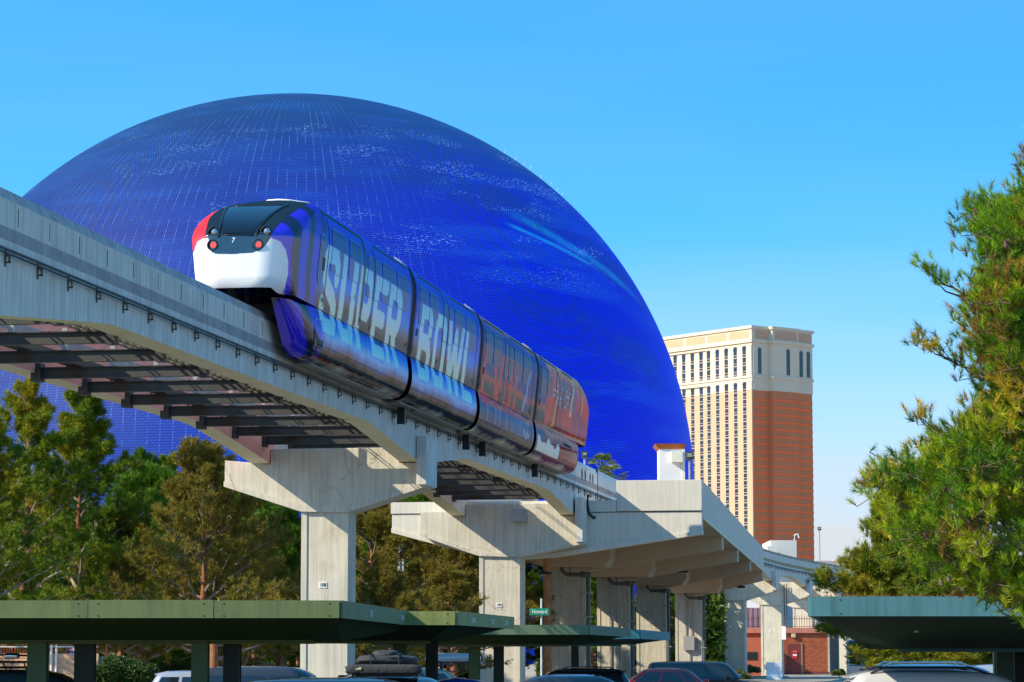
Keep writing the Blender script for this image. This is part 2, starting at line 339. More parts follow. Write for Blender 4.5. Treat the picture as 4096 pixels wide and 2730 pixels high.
def sphere():
    t = thing('led_sphere', (SPC[0], SPC[1], 0), 'giant spherical arena covered in glowing deep blue screen, behind the train', 'arena')
    bm = bmesh.new(); bmesh.ops.create_uvsphere(bm, u_segments=192, v_segments=96, radius=SPR)
    bmesh.ops.bisect_plane(bm, geom=bm.verts[:]+bm.edges[:]+bm.faces[:], plane_co=(0,0,-SPC[2]-.5), plane_no=(0,0,-1), clear_outer=True)
    me = bpy.data.meshes.new('screen_shell'); bm.to_mesh(me); bm.free(); me.polygons.foreach_set('use_smooth', [True]*len(me.polygons))
    me.materials.append(led_material()); o = bpy.data.objects.new('screen_shell', me); COL.objects.link(o); o.parent = t; o.location = (0,0,SPC[2])
    ORG[t.name] = (SPC[0], SPC[1], 0)
    for x, y in [(2012,622),(2058,645),(2093,662),(2116,682),(2155,722),(2200,745),(2227,765),(2226,808),(2286,832),(2326,852)]:
        d = Vector(ray(x, y)); c = Vector(SPC)-Vector((0,0,EYE)); k = c.dot(d)/d.dot(d); p = d*k; q = p-c
        base = c+q.normalized()*SPR; tip = c+(q.normalized()+Vector((.25,0,.6))).normalized()*(SPR)+ (q.normalized()+Vector((.1,0,.5))).normalized()*0
        e = base+(q.normalized()*.5+Vector((.35,0,.9))).normalized()*.8
        part('lightning_rod', MB().tube([base+Vector((0,0,EYE)), e+Vector((0,0,EYE))], .028, 5), WHITE, t)
sphere()
# ================================================================== HOTEL TOWER
def tower():
    CX, CY = 132.3, 1500.0
    L_ = Vector((-47, 60, 0)).normalized(); Rr = Vector((35, 27.2, 0)).normalized()     # along the left and right faces
    nL = Vector((-L_.y, L_.x, 0)); nL = nL if nL.y < 0 else -nL
    nR = Vector((-Rr.y, Rr.x, 0)); nR = nR if nR.y < 0 else -nR
    C = Vector((CX, CY, 0))
    t = thing('hotel_tower', (CX, CY, 0), 'tall brick-red and cream hotel tower with arched top windows, right of the blue sphere', 'tower')
    BR = mk('tower_brick', (.60,.20,.085), .85, var=.08, vscale=.05, fine=.05); CR = mk('tower_cream', (.66,.56,.42), .8, var=.05, vscale=.06)
    PK = mk('tower_peach', (.64,.37,.22), .8, var=.05, vscale=.06); BAND = mk('tower_red_band', (.95,.17,.04), .8, var=.05, vscale=.1)
    GL = mk('tower_glass', (.012,.016,.03), .12, var=.2, vscale=.3, spec=.8); MU = mk('tower_mullion', (.46,.34,.28), .7)
    PN = mk('tower_top_panel', (.55,.33,.22), .8, var=.05)
    def P(a, b, z): return C+L_*a+Rr*b+Vector((0,0,z))       # a along left face, b along right face (both go back)
    def blk(mb, a0, a1, b0, b1, z0, z1):
        mb.prism([P(a0,b0,z0),P(a0,b1,z0),P(a1,b1,z0),P(a1,b0,z0)], [P(a0,b0,z1),P(a0,b1,z1),P(a1,b1,z1),P(a1,b0,z1)]); return mb
    ZB = 146.4; ZT = 182.0     # brick top, roof
    # px helper: b along right face from a photo x
    part('wall', blk(MB(), 0, 190, 0, 11.6, 0, ZB), BR, t, label='brick-red end wall')
    part('wall', blk(MB(), -3.2, 190, 11.6, 31.1, 0, ZB), BR, t)
    part('wall', blk(MB(), -1.0, 190, 31.1, 43.5, 0, ZB), BR, t)
    # front piers of the left face (peach) with dark window strips between them
    n = 22; pitch = 7.3; w0 = 2.6
    for f in range(0, 36):
        z = 7+f*4.05
        if z > ZB-3: break
        mb = MB()
        blk(mb, -.18, 1, .05, 11.5, z, z+1.2); blk(mb, -3.38, 0, 11.7, 31.0, z, z+1.2); blk(mb, -1.18, 1, 31.2, 43.62, z, z+1.2)
        part('red_band', mb, BAND, t)
    seen = []
    for i in range(n):
        a0 = w0+i*pitch; jog = 1.0 if i < 5 else 0.0; out = jog+.12
        mb = MB()
        mb.prism([P(a0-2.4,-out,0),P(a0+1.6,-out,0),P(a0+1.6,.2,0),P(a0-2.4,.2,0)],[P(a0-2.4,-out,ZB+.2),P(a0+1.6,-out,ZB+.2),P(a0+1.6,.2,ZB+.2),P(a0-2.4,.2,ZB+.2)])
        part('pier', mb, PK, t)
        mb = MB(); blk(mb, a0+1.6, a0+4.95, -.05-jog, .3, 0, ZB+4.6); part('glass_strip', mb, GL, t)
        # upper: arch storeys
        mb = MB(); blk(mb, a0-2.4, a0+1.6, -out-.12, .2, ZB+.2, ZT-10.9); part('cream_pier', mb, CR, t)
        mb = MB(); blk(mb, a0+1.6, a0+4.95, -.05-jog, .3, ZB+8.2, ZT-11.1); part('glass_strip', mb, GL, t)
        for zc in (ZB+4.7, ZT-11.0):      # arch heads over each bay
            mb = MB(); A = []; B = []; seg = 8; r = 1.675; cx = a0+3.275
            for k in range(seg):
                a1 = math.pi*k/seg; a2 = math.pi*(k+1)/seg
                pA = (cx-r*math.cos(a1), zc-1.3+r*math.sin(a1)); pB = (cx-r*math.cos(a2), zc-1.3+r*math.sin(a2))
                mb.prism([P(pA[0],-out,pA[1]),P(pB[0],-out,pB[1]),P(pB[0],-out,zc+.1),P(pA[0],-out,zc+.1)],[P(pA[0],.2,pA[1]),P(pB[0],.2,pB[1]),P(pB[0],.2,zc+.1),P(pA[0],.2,zc+.1)])
            part('arch', mb, CR, t)
    # floors of windows on the left face: pale frame crosses over the glass
    proto = None
    for i in range(13):
        a0 = w0+i*pitch; jog = 1.0 if i < 5 else 0.0
        for f in range(23):
            z = ZB-1.0-f*4.05 if f < 20 else ZB+9.0+(f-20)*4.6
            if proto is None:
                mb = MB(); a = 0
                def q(aa, zz, o): v = L_*aa+Rr*(-o*.4)+Vector((0,0,zz)); return (v.x, v.y, v.z)
                def bar(a1, a2, z1, z2): mb.prism([q(a1,z1,.3),q(a2,z1,.3),q(a2,z1,.02),q(a1,z1,.02)],[q(a1,z2,.3),q(a2,z2,.3),q(a2,z2,.02),q(a1,z2,.02)])
                bar(1.61, 1.95, 0, 4.05); bar(4.6, 4.94, 0, 4.05); bar(1.95, 4.6, 0, .5); bar(1.95, 4.6, 1.55, 1.85)
                proto = mb.build('window_frame', MU, t, origin=(0,0,0))
                proto.location = (L_.x*a0+Rr.x*(-jog-.05), L_.y*a0+Rr.y*(-jog-.05), z)
            else:
                o = bpy.data.objects.new('window_frame', proto.data); COL.objects.link(o); o.parent = t
                o.location = (L_.x*a0+Rr.x*(-jog-.05), L_.y*a0+Rr.y*(-jog-.05), z)
    # cream storeys and cornices
    def ring(name, z0, z1, out, mat):
        mb = MB()
        blk(mb, -out, 190, -1.0-out, 11.6, z0, z1); blk(mb, -3.2-out, 190, 11.6-.01-out, 31.1+out, z0+.01, z1-.01) ; blk(mb, -1.0-out, 190, 31.1, 43.5+out, z0+.02, z1-.02)
        part(name, mb, mat, t)
    ring('cream_wall', ZT-10.8, ZT-8.0, .15, CR)
    ring('cornice', ZB+4.8, ZB+8.0, .25, CR)
    mb = MB(); blk(mb, -.3, 190, .0, 11.7, ZB, ZT-8); blk(mb, -3.5, 190, 11.6, 31.4, ZB, ZT-8); blk(mb, -1.3, 190, 31.1, 43.8, ZB, ZT-8)
    part('cream_wall', mb, CR, t)
    ring('cornice', ZB+6.9, ZB+8.2, .8, CR)
    ring('cornice', ZT-9.2, ZT-7.6, 1.1, CR); ring('parapet', ZT-7.8, ZT-.6, .2, CR); ring('cornice', ZT-1.6, ZT, 1.1, CR)
    for b0, b1, a in ((1.5,10.0,-.3),(13.5,29.5,-3.5),(33,42.5,-1.3)):
        mb = MB(); blk(mb, a-.35, a+.3, b0, b1, ZT-6.6, ZT-2.6); part('parapet_panel', mb, PN, t)
    for i in range(9):
        mb = MB(); blk(mb, 2+i*18, 18+i*18, -1.35, -1.1, ZT-6.6, ZT-2.6); part('parapet_panel', mb, PK, t)
    for b, a in ((4.5,-.3),(23,-3.5),(35,-1.3),(40.5,-1.3)):
        mb = MB(); seg = 8; r = 1.2; z0 = ZB+9.2; z1 = ZT-13
        poly = [(b-r,z0),(b+r,z0)]+[(b+r*math.cos(math.pi*k/seg), z1+r*math.sin(math.pi*k/seg)) for k in range(seg+1)]
        mb.prism([P(a-.25,x,z) for x,z in poly],[P(a+.1,x,z) for x,z in poly]); part('arched_window', mb, mk('tower_side_glass', (.03,.07,.08), .15), t)
tower()
def far_block(x0, x1, yt, Y, col, label, dx=None, name='far_building'):
    A = AT(x0, yt, Y); B = AT(x1, yt, Y); mb = MB(); mb.bx(A[0], B[0], Y, Y+30, 0, A[2])
    t = thing(name, ((A[0]+B[0])/2, Y, 0), label, 'building'); part('wall', mb, col, t)
    nwin = max(2, int((B[0]-A[0])/9)); 
    for i in range(nwin):
        w = (B[0]-A[0])/nwin; m2 = MB(); m2.bx(A[0]+w*(i+.25), A[0]+w*(i+.75), Y-.25, Y+.1, A[2]-4.2, A[2]-2.6); part('window', m2, mk('far_glass', (.08,.10,.13), .2), t)
    return t
FB1 = mk('far_grey_wall', (.36,.33,.36), .9, var=.1, vscale=.05); FB2 = mk('far_peach_wall', (.74,.52,.38), .9, var=.06, vscale=.05)
far_block(3262, 3345, 2244, 900, FB1, 'long low grey building on the horizon right of the tower')
far_block(3336, 3400, 2240, 940, FB2, 'low peach and white building on the horizon behind the grey one')
far_block(3300, 3520, 2562, 560, mk('garage_dark_wall', (.10,.105,.12), .8), 'dark parking structure across the road, behind the distant car')
# white concrete block between guideway and tower
def white_block():
    t = thing('concrete_building', (42, 420, 0), 'pale windowless block building showing above the curving guideway', 'building')
    a = AT(3082, 2162, 420); b = AT(3186, 2162, 420); c = AT(3112, 2185, 412)
    part('wall', MB().bx(a[0], b[0], 420, 434, 0, a[2]), mk('grey_block', (.62,.61,.56), .85, var=.06, vscale=.2), t)
    part('annex', MB().bx(AT(3070,2185,412)[0], c[0], 412, 419.9, 0, c[2]), MT['grey_block'], t)
    p = AT(3178, 2160, 421); part('vent_pipe', MB().tube([p, (p[0],p[1],p[2]+.7), (p[0]+.5,p[1],p[2]+.9), (p[0]+.7,p[1],p[2]+.3)], .12, 6), WHITE, t)
white_block()
# ================================================================== GUIDEWAY BEAMS
def beam_bottom(s, a, b):
    d = min(s-a, b-s); return 9.04 if d >= 8.5 else 9.04-.80*((8.5-max(d, 0))/8.5)**1.05
def beam_body(off, s0, s1, a, b, face, band=TYRE, soff=SOFF, cham=None, step=1.0):
    mb = MB(); n = max(2, int((s1-s0)/step)); ring = []
    for i in range(n+1):
        s = s0+(s1-s0)*i/n; zb = beam_bottom(s, a, b)
        ring.append([G(s, off+w, z) for w, z in ((0,zb),(0,9.93),(0,10.2),(0,10.76),(-.11,11.0),(-.55,11.0),(-.66,10.76),(-.66,10.2),(-.66,9.93),(-.66,zb))])
    b0 = len(mb.v)
    for r in ring: mb.v.extend(r)
    mats = [0,1,0,3,0,3,0,1,0,2]
    for k in range(n):
        for i in range(10):
            mb.f.append((b0+k*10+i, b0+k*10+(i+1)%10, b0+(k+1)*10+(i+1)%10, b0+(k+1)*10+i)); mb.m.append(mats[i])
    mb.f.append(tuple(range(b0+9, b0-1, -1))); mb.m.append(0); mb.f.append(tuple(b0+n*10+i for i in range(10))); mb.m.append(0)
    return mb, [face, band, soff, cham or MT['chamfer']]
mk('chamfer', (.38,.39,.40), .85, var=.3, vscale=2.5, streak=.2)
YEL = mk('stained_yellow_band', (.34,.29,.15), .85, var=.3, vscale=1.5)
WST = mk('white_steel_beam', (.66,.66,.65), .6, var=.06, vscale=1, streak=.22)
PIERS = [-1.2, 41.9, 78.6]
proto_br = None; proto_slot = None
def bracket_proto(parent):
    global proto_br
    mb = MB(); # local axes: x along, y outward (right), z up
    mb.bx(-.02,.02,-.0,.03,-.24,.16); mb.bx(-.035,.035,0,.12,-.17,-.14); mb.bx(-.035,.035,.09,.12,-.17,.02); mb.bx(.05,.30,.01,.04,-.01,.02); mb.bx(-.03,.03,.0,.12,-.01,.02)
    return mb
def lay(mesh_src, name, mb, mat, parent, s, w, z):
    x, y, tx, ty = path(s); p = G(s, w, z); rz = math.atan2(ty, tx)
    if mesh_src is None:
        o = mb.build(name, mat, parent, origin=(0,0,0))
        b = ORG.get(parent.name) or tuple(parent.location); o.location = (p[0]-b[0], p[1]-b[1], p[2]-b[2]); o.rotation_euler = (0,0,rz-math.pi)
        o.rotation_euler = (0,0,rz); return o
    return inst(mesh_src, name, p, rz, parent)
# in the local frame of lay(): x runs along the track, +y points left; outward (right) is -y
def flipy(mb):
    mb.v = [(x,-y,z) for x, y, z in mb.v]; return mb
def guideway_span(name, label, off, s0, s1, a, b, face, band=TYRE, soff=SOFF, cham=None, rails=True, group=None, step=1.0, sl=True):
    global proto_br, proto_slot
    m = G((s0+s1)/2, off-.33, 9.0); t = thing(name, m, label, 'guideway beam', group)
    mb, mats = beam_body(off, s0, s1, a, b, face, band, soff, cham, step); part('beam', mb, mats, t)
    if rails:
        mb = MB(); n = max(2, int((s1-s0)/3))
        mb.tube([G(s0+(s1-s0)*i/n, off+.12, 9.70) for i in range(n+1)], .032, 6); part('power_rail', mb, RAIL, t)
        mb = MB(); mb.tube([G(s0+(s1-s0)*i/n, off+.12, 9.62) for i in range(n+1)], .022, 5); part('power_rail', mb, STEEL, t)
        s = math.ceil((s0+.3-2.2)/1.93)*1.93+2.2
        while s < s1-.3:
            o = lay(proto_br, 'rail_bracket', flipy(bracket_proto(t)) if proto_br is None else None, RAIL, t, s, off, 9.62)
            if proto_br is None: proto_br = o
            s += 1.93
    if sl:
        s = math.ceil((s0+.5)/1.93)*1.93+1.0
        while s < s1-.5:
            mb = MB(); mb.bx(-.012,.012,-.006,.006,-.19,.19)
            o = lay(proto_slot, 'form_slot', mb if proto_slot is None else None, BLACK, t, s, off+.001, 10.48)
            if proto_slot is None: proto_slot = o
            s += 1.93
    return t
guideway_span('guideway_beam', 'near concrete monorail beam left of pillar 108, sweeping out of the left edge', 0, -1.0, 41.88, -1.2, 41.9, BEAMC)
guideway_span('guideway_beam', 'near concrete monorail beam under the red and purple cars, between pillars 108 and 109', 0, 41.92, 78.4, 41.9, 78.6, BEAMC)
guideway_span('guideway_beam', 'rear reddish-sided monorail beam with cream underside, left of pillar 108', -5.3, -1.0, 41.88, -1.2, 41.9, BEAMP, sl=False)
guideway_span('guideway_beam', 'rear monorail beam glimpsed behind the steel cross beams between pillars 108 and 109', -5.3, 41.92, 78.4, 41.9, 78.6, BEAMC, sl=False)
wt = guideway_span('switch_beam', 'white steel switch beam with oval holes, right behind the tail of the train', 0, 78.44, 100, -200, 400, WST, band=mk('rusty_band', (.40,.33,.30), .8, var=.3), soff=WST, cham=WST, sl=False)
wt['category'] = 'switch beam'
for s in (80.6, 81.7, 83.4, 84.3):
    mb = MB(); rr = .30 if s < 83 else .24
    mb.loft([[G(s+.36*rr/.3*math.cos(a)*.8, o, 10.42+rr*math.sin(a)) for a in [2*math.pi*k/14 for k in range(14)]] for o in (-.02, .006)]); part('oval_hole', mb, BLACK, wt)
mb = MB(); mb.gbox(86.0, 86.09, -.1, .02, 9.3, 11.01); part('seam', mb, BLACK, wt)
guideway_span('switch_beam', 'rear white switch beam behind the parapet', -5.3, 78.44, 100, -200, 400, WST, band=MT['rusty_band'], soff=WST, cham=WST, sl=False, rails=False)
guideway_span('guideway_beam', 'guideway beam inside the widened concrete deck', 0, 100.1, 164, -200, 400, BEAMC, rails=False, sl=False, step=8)
CURVE = [164.0, 197.2, 219.8, 236.0, 252.0, 300.0]
for i in range(5):
    lb = ['curving concrete guideway beam just behind the widened deck', 'curving guideway beam on pillar 114 with yellowish stained bands', 'far curving guideway beam with an arch above the teal carport corner', 'farthest arched guideway beam before the roadside pine', 'guideway beam passing behind the roadside pine'][i]
    guideway_span('guideway_beam', lb, 0, CURVE[i]+.03, CURVE[i+1]-.03, CURVE[i], CURVE[i+1], BEAMC, band=YEL, cham=YEL, sl=False, step=1.5)
    guideway_span('guideway_beam', 'inner twin of the '+lb, -5.3, CURVE[i]+.03, CURVE[i+1]-.03, CURVE[i], CURVE[i+1], BEAMC, band=YEL, cham=YEL, sl=False, rails=False, step=1.5)
# steel walkway between the two beams: cross beams hang between them
def walkway(label, s0, s1, spacing, ofs):
    t = thing('walkway', G((s0+s1)/2, -2.9, 9), label, 'walkway')
    s = s0+ofs
    while s < s1:
        mb = MB(); mb.gbox(s, s+.18, -5.25, -.72, 8.88, 8.91); mb.gbox(s, s+.18, -5.25, -.72, 9.15, 9.18); mb.gbox(s+.08, s+.10, -5.25, -.72, 8.91, 9.15)
        part('cross_beam', mb, STEEL, t)
        mb = MB(); mb.gbox(s-.1, s+.28, -5.42, -5.16, 8.80, 9.28); mb.tube([G(s-.12,-5.3,8.95), G(s-.09,-5.3,8.95)], .035, 6); mb.tube([G(s-.12,-5.3,9.1), G(s-.09,-5.3,9.1)], .035, 6); part('bracket', mb, STEEL, t)
        mb = MB(); mb.gbox(s-.05, s+.23, -.84, -.64, 8.84, 9.25); part('bracket', mb, STEEL, t)
        mb = MB(); mb.gbox(s+.2, s+.30, -3.35, -3.22, 9.18, 9.75); part('post', mb, mk('galvanised', (.36,.37,.36), .5, .4, var=.15), t)
        s += spacing
    mb = MB(); mb.gbox(s0+.3, s1-.2, -2.0, -.72, 9.20, 9.215); 
    mbg = MB(); ss = s0+.3
    while ss < s1-.3:
        mbg.gbox(ss, ss+.06, -1.62, -.9, 9.22, 9.26); ss += .6
    for w in (-1.62,-1.38,-1.14,-.9): mbg.gbox(s0+.3, s1-.3, w-.015, w+.015, 9.21, 9.28)
    tag(part('grating', mbg, mk('grating_steel', (.16,.15,.11), .7, .2, var=.2), t), kind='stuff')
    mb = MB(); mb.gbox(s0+.3, s1-.3, -.80, -.70, 9.2, 9.45); part('edge_channel', mb, mk('tan_channel', (.50,.40,.24), .7, var=.2, streak=.3), t)
    mb = MB(); mb.gbox(s0+.3, s1-.3, -4.45, -4.1, 9.2, 9.24); mb.gbox(s0+.3, s1-.3, -4.47, -4.43, 9.2, 9.4); mb.gbox(s0+.3, s1-.3, -4.12, -4.08, 9.2, 9.4); part('cable_tray', mb, STEEL, t)
    for w in (-3.35,-3.2): mb = MB(); mb.tube([G(s0+.5,w,9.9), G(s1-.5,w,9.9)], .02, 5); part('hand_rail', mb, RAIL, t)
walkway('dark steel walkway cross beams between the twin guideways, left of pillar 108', 1.5, 41.0, 3.86, .2)
walkway('dark steel walkway cross beams between pillars 108 and 109', 43.6, 77.6, 3.86, .3)
walkway('walkway steel beyond the widened deck, seen through the first arch', 166, 194, 5, 1)
# ================================================================== PIERS
def column(t, s0, s1, w0, w1, ztop, zbot=-1.2, mat=None):
    m = mat or CONC; q = .20
    mb = MB(); mb.gbox(s0+.04, s1-.04, w0+.04, w1-.04, zbot, ztop); part('column', mb, m, t)
    for a, b in ((w0, w0+q), (w1-q, w1)):
        mb = MB(); mb.gbox(s0, s1, a, b, zbot, ztop+.01); part('pilaster', mb, m, t)
    mb = MB(); mb.gbox(s0+.3, s1-.3, w1-.05, w1+.02, zbot, ztop-.1); part('side_rib', mb, m, t)
def plate(t, num, s, w, z, sz=.28):
    mb = MB(); mb.gbox(s-.012, s+.02, w-sz*.5, w+sz*.5, z-sz*.36, z+sz*.36); p = part('number_plate', mb, WHITE, t)
    mb = MB(); c = G(s-.02, w, z); add_text(mb, num, sz*.70, c, (VX, VY), (-UX, -UY), depth=.006, bold=.0, xs=.78); part('numerals', mb, BLACK, p)
def guide_pier(num, s, label, sc=1.0, wl=-4.16, wr=-2.49, plate_z=4.05):
    t = thing('guideway_pier', G(s+.7, -3.3, -.45), label, 'pier')
    a, b = s, s+1.3
    poly = [(-6.93,7.55),(wl,6.68),(wr,6.62),(.33,7.50),(.33,9.12),(.02,9.12),(.02,8.26),(-.68,8.26),(-.68,8.80),(-5.28,8.80),(-5.28,8.26),(-6.93,8.42)]
    mb = MB(); mb.gprism(poly, a, b); part('cap', mb, CONC, t, bevel=.02)
    lip = [(-6.95,7.50),(wl,6.60),(wr,6.56),(.35,7.45),(.35,7.62),(wr-.05,6.78),(wl+.05,6.83),(-6.95,7.68)]
    mb = MB(); mb.gprism(lip, a-.05, b+.05); part('cap_lip', mb, CONC, t)
    mb = MB(); mb.gbox(a-.45, b+.2, .03, .36, 7.48, 9.14); part('end_plate', mb, BEAMC, t)
    column(t, a+.04, b-.04, wl, wr, 6.72)
    if num: plate(t, num, a+.07, (wl+wr)/2-.05, plate_z)
    return t
guide_pier('108', 41.3, 'tall concrete pier marked 108 under the train')
p114 = guide_pier('114', 196.5, 'sunlit concrete pier marked 114 by the planted bed', wl=-4.65, wr=-2.5, plate_z=4.5)
p115 = guide_pier('115', 219.1, 'concrete pier 115 with a white meter box, left of the brick building', wl=-4.6, wr=-2.55)
guide_pier('', 235.3, 'distant pier behind the corner of the teal carport', wl=-4.6, wr=-2.55)
guide_pier('', 251.3, 'farthest pier behind the teal carport', wl=-4.6, wr=-2.55)
mb = MB(); mb.gbox(218.9, 219.1, -2.5, -2.1, 3.2, 4.5); part('meter_box', mb, WHITE, p115)
mb = MB(); mb.tube([G(218.8,-2.2,4.5),G(218.8,-2.2,8.6)], .06, 6); mb.tube([G(218.8,-1.95,4.9),G(218.8,-1.95,8.6)], .05, 6); part('conduit', mb, RAIL, p115)
# pier 109 with the long cap
t109 = thing('guideway_pier', G(78.6, -3.6, -.45), 'concrete pier marked 109 where the deck widens', 'pier')
poly = [(-7.49,7.42),(-4.62,6.42),(-2.6,6.36),(.42,6.98),(.42,9.05),(.03,9.05),(.03,8.26),(-.68,8.26),(-.68,8.85),(-5.28,8.85),(-5.28,8.26),(-5.9,8.3),(-6.1,8.5),(-7.49,8.5)]
part('cap', MB().gprism(poly, 78.0, 79.3), CONC, t109, bevel=.02)
part('cap_lip', MB().gprism([(-7.51,7.36),(-4.62,6.36),(-2.6,6.30),(.44,6.92),(.44,7.08),(-2.62,6.48),(-4.6,6.55),(-7.51,7.56)], 77.95, 79.35), CONC, t109)
part('end_plate', MB().gbox(77.6, 79.3, .1, .45, 7.0, 9.1), BEAMC, t109)
column(t109, 78.04, 79.6, -4.62, -2.64, 6.5); plate(t109, '109', 78.07, -3.65, 4.02)
part('junction_box', MB().gbox(77.75, 77.98, -2.95, -2.25, 8.0, 8.6), MT['galvanised'], t109)
# ================================================================== WIDENED DECK (switch platform)
SD = [80.0, 100.6, 119.8, 139.4, 163.6]
UNDR = mk('bounce_tinted_underside', (.56,.42,.27), .85, var=.06, vscale=.8)  # deck concrete with warm ground bounce and shade put into its colour
def ww(s): return 5.95-(s-80)*.0452
dk = thing('switch_platform', G(120, -1, 7), 'wide pale concrete switch platform with ribbed underside, right of pier 109', 'platform')
poly = [(-9.2,7.65),(-4.6,6.42),(-2.6,6.32),(-1.2,6.42),(5.95,7.45),(5.95,8.46),(-9.2,8.46)]
part('front_girder', MB().gprism(poly, 79.4, 80.1), CONC2, dk)
part('girder_lip', MB().gprism([(-9.22,7.58),(-4.6,6.34),(-2.6,6.25),(-1.2,6.34),(5.97,7.38),(5.97,7.58),(-1.2,6.54),(-2.6,6.46),(-4.6,6.56),(-9.22,7.8)], 79.33, 80.15), CONC2, dk)
part('parapet', MB().gprism([(1.86,8.52),(5.98,8.52),(5.98,10.0),(1.86,10.0)], 79.32, 79.7), CONC2, dk, bevel=.02)
part('low_parapet', MB().gprism([(-9.25,8.50),(1.84,8.50),(1.84,9.05),(-9.25,9.05)], 79.34, 79.7), CONC2, dk)
part('groove_backing', MB().gprism([(-9.2,8.3),(5.9,8.3),(5.9,8.7),(-9.2,8.7)], 79.75, 80.3), CONC2, dk)
for i in range(len(SD)-1):
    a, b = SD[i], SD[i+1]
    mb = MB(); P = []
    for s in (a+.02, b-.02):
        x = ww(s); P.append([G(s,x-.35,8.25),G(s,x,8.25),G(s,x,10.0),G(s,x-.35,10.0)])
    mb.prism(P[0], P[1]); part('side_wall', mb, BEAMC if False else CONC2, dk)
    mb = MB(); mb.prism([G(a+.02,ww(a)-.03,8.14),G(a+.02,ww(a)+.05,8.14),G(a+.02,ww(a)+.05,8.24),G(a+.02,ww(a)-.03,8.24)],[G(b-.02,ww(b)-.03,8.14),G(b-.02,ww(b)+.05,8.14),G(b-.02,ww(b)+.05,8.24),G(b-.02,ww(b)-.03,8.24)]); part('wall_lip', mb, SOFF, dk)
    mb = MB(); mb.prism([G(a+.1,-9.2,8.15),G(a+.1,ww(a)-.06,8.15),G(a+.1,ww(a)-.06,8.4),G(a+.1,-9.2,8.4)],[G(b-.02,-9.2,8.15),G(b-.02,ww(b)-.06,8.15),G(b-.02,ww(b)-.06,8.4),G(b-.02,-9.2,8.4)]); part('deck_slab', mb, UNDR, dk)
    s = b; w = ww(s)-.02
    poly = [(-9.2,7.65),(-4.7,6.45),(-2.6,6.3),(w,7.42),(w,8.22),(-9.2,8.2)]
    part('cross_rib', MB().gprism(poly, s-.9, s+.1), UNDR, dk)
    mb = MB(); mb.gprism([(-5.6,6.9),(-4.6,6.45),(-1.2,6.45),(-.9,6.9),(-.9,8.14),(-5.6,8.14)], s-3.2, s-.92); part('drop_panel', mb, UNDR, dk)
mb = MB(); P = []
for s in (SD[-1]+.02, SD[-1]+.9): P.append([G(s,ww(s)-.3,7.42),G(s,ww(s),7.42),G(s,ww(s),10.0),G(s,ww(s)-.3,10.0)])
mb.prism(*P); part('side_wall', mb, CONC2, dk)
mb = MB(); mb.gbox(79.6, 164, -9.2, -8.9, 8.4, 9.05); part('rear_wall', mb, CONC2, dk)
PIPE = mk('drain_pipe_grey', (.11,.11,.10), .5, .3, var=.25, vscale=4)
lights = [(2362,2190,133.4),(2731,2289,172.),(2965,2350,213.),(2180,2295,134)]
for x, y, Y in lights:
    p = AT(x, y, Y); t = thing('floodlight', p, {2362:'dark oval floodlight under the front edge of the platform',2731:'dark floodlight under the second platform rib',2965:'dark floodlight under the last platform rib',2180:'small floodlight under the platform beside pier 110'}[x], 'floodlight', 'floodlights under the platform')
    mb = MB(); mb.loft([[(p[0]+r*math.cos(a), p[1]+r*math.sin(a)*.8, p[2]+z) for a in [2*math.pi*k/14 for k in range(14)]] for r, z in ((.26,-.06),(.36,0),(.34,.06),(.12,.14))]); part('housing', mb, BLACK, t)
    mb = MB(); mb.loft([[(p[0]+r*math.cos(a), p[1]+r*math.sin(a)*.8, p[2]+z) for a in [2*math.pi*k/14 for k in range(14)]] for r, z in ((.2,-.09),(.25,-.061))]); part('lens', mb, mk('lamp_lens', (.5,.5,.45), .3), t)
def deck_pier(num, s, label, pipes=True, conduit=False, box=False):
    t = thing('platform_pier', G(s-.2, -3.6, -.45), label, 'pier', 'piers under the switch platform')
    column(t, s-.95, s+.1, -4.66, -2.6, 6.5); plate(t, num, s-.92, -3.68, 3.95)
    if pipes:
        f = s-1.12; A = G(f, -2.9, 6.75); Z = 6.05
        x0 = -4.0 + 0.35
        mb = MB(); mb.tube([G(f-1.6,x0,6.9),G(f-1.6,x0,Z+.25),G(f-1.6,x0+.25,Z),G(f-1.6,-2.35,Z-.02)], .11, 8); part('drain_elbow', mb, PIPE, t)
        mb = MB(); mb.tube([G(f-1.6,-2.6,Z),G(f-1.2,-2.25,Z),G(f-.9,-2.25,Z)], .16, 8); mb.tube([G(f-.9,-2.3,Z-.05),G(f-.9,-2.3,-1)], .12, 8); part('down_pipe', mb, PIPE, t)
        for z in (5.0,3.7,2.2,.8): mb = MB(); mb.gbox(f-1.05, f-.6, -2.62, -2.1, z, z+.07); part('pipe_strap', mb, MT['galvanised'], t)
        mb = MB(); mb.tube([G(f-1.6,-3.2,Z+.1),G(f-1.6,-3.2,Z+.9)], .025, 5); part('hanger', mb, STEEL, t)
    if conduit:
        for w in (-3.85,-3.4): mb = MB(); mb.tube([G(s-1.0,w,6.5),G(s-1.0,w,3.1 if box else -1)], .045, 6); part('conduit', mb, MT['galvanised'], t)
        if box:
            mb = MB(); mb.gbox(s-1.25, s-.98, -4.0, -3.15, 2.05, 3.15); part('control_box', mb, mk('grey_box', (.33,.34,.34), .6), t)
            mb = MB(); mb.tube([G(s-1.0,-3.55,2.1),G(s-1.0,-3.55,-1)], .045, 6); part('conduit', mb, MT['galvanised'], t)
deck_pier('110', SD[1], 'shaded concrete pier marked 110 with a drain pipe, first right of pier 109')
deck_pier('111', SD[2], 'concrete pier marked 111 with two thin conduits', conduit=True)
deck_pier('112', SD[3], 'concrete pier marked 112 behind the red car')
deck_pier('113', SD[4], 'concrete pier marked 113 with a grey control box', conduit=True, box=True)
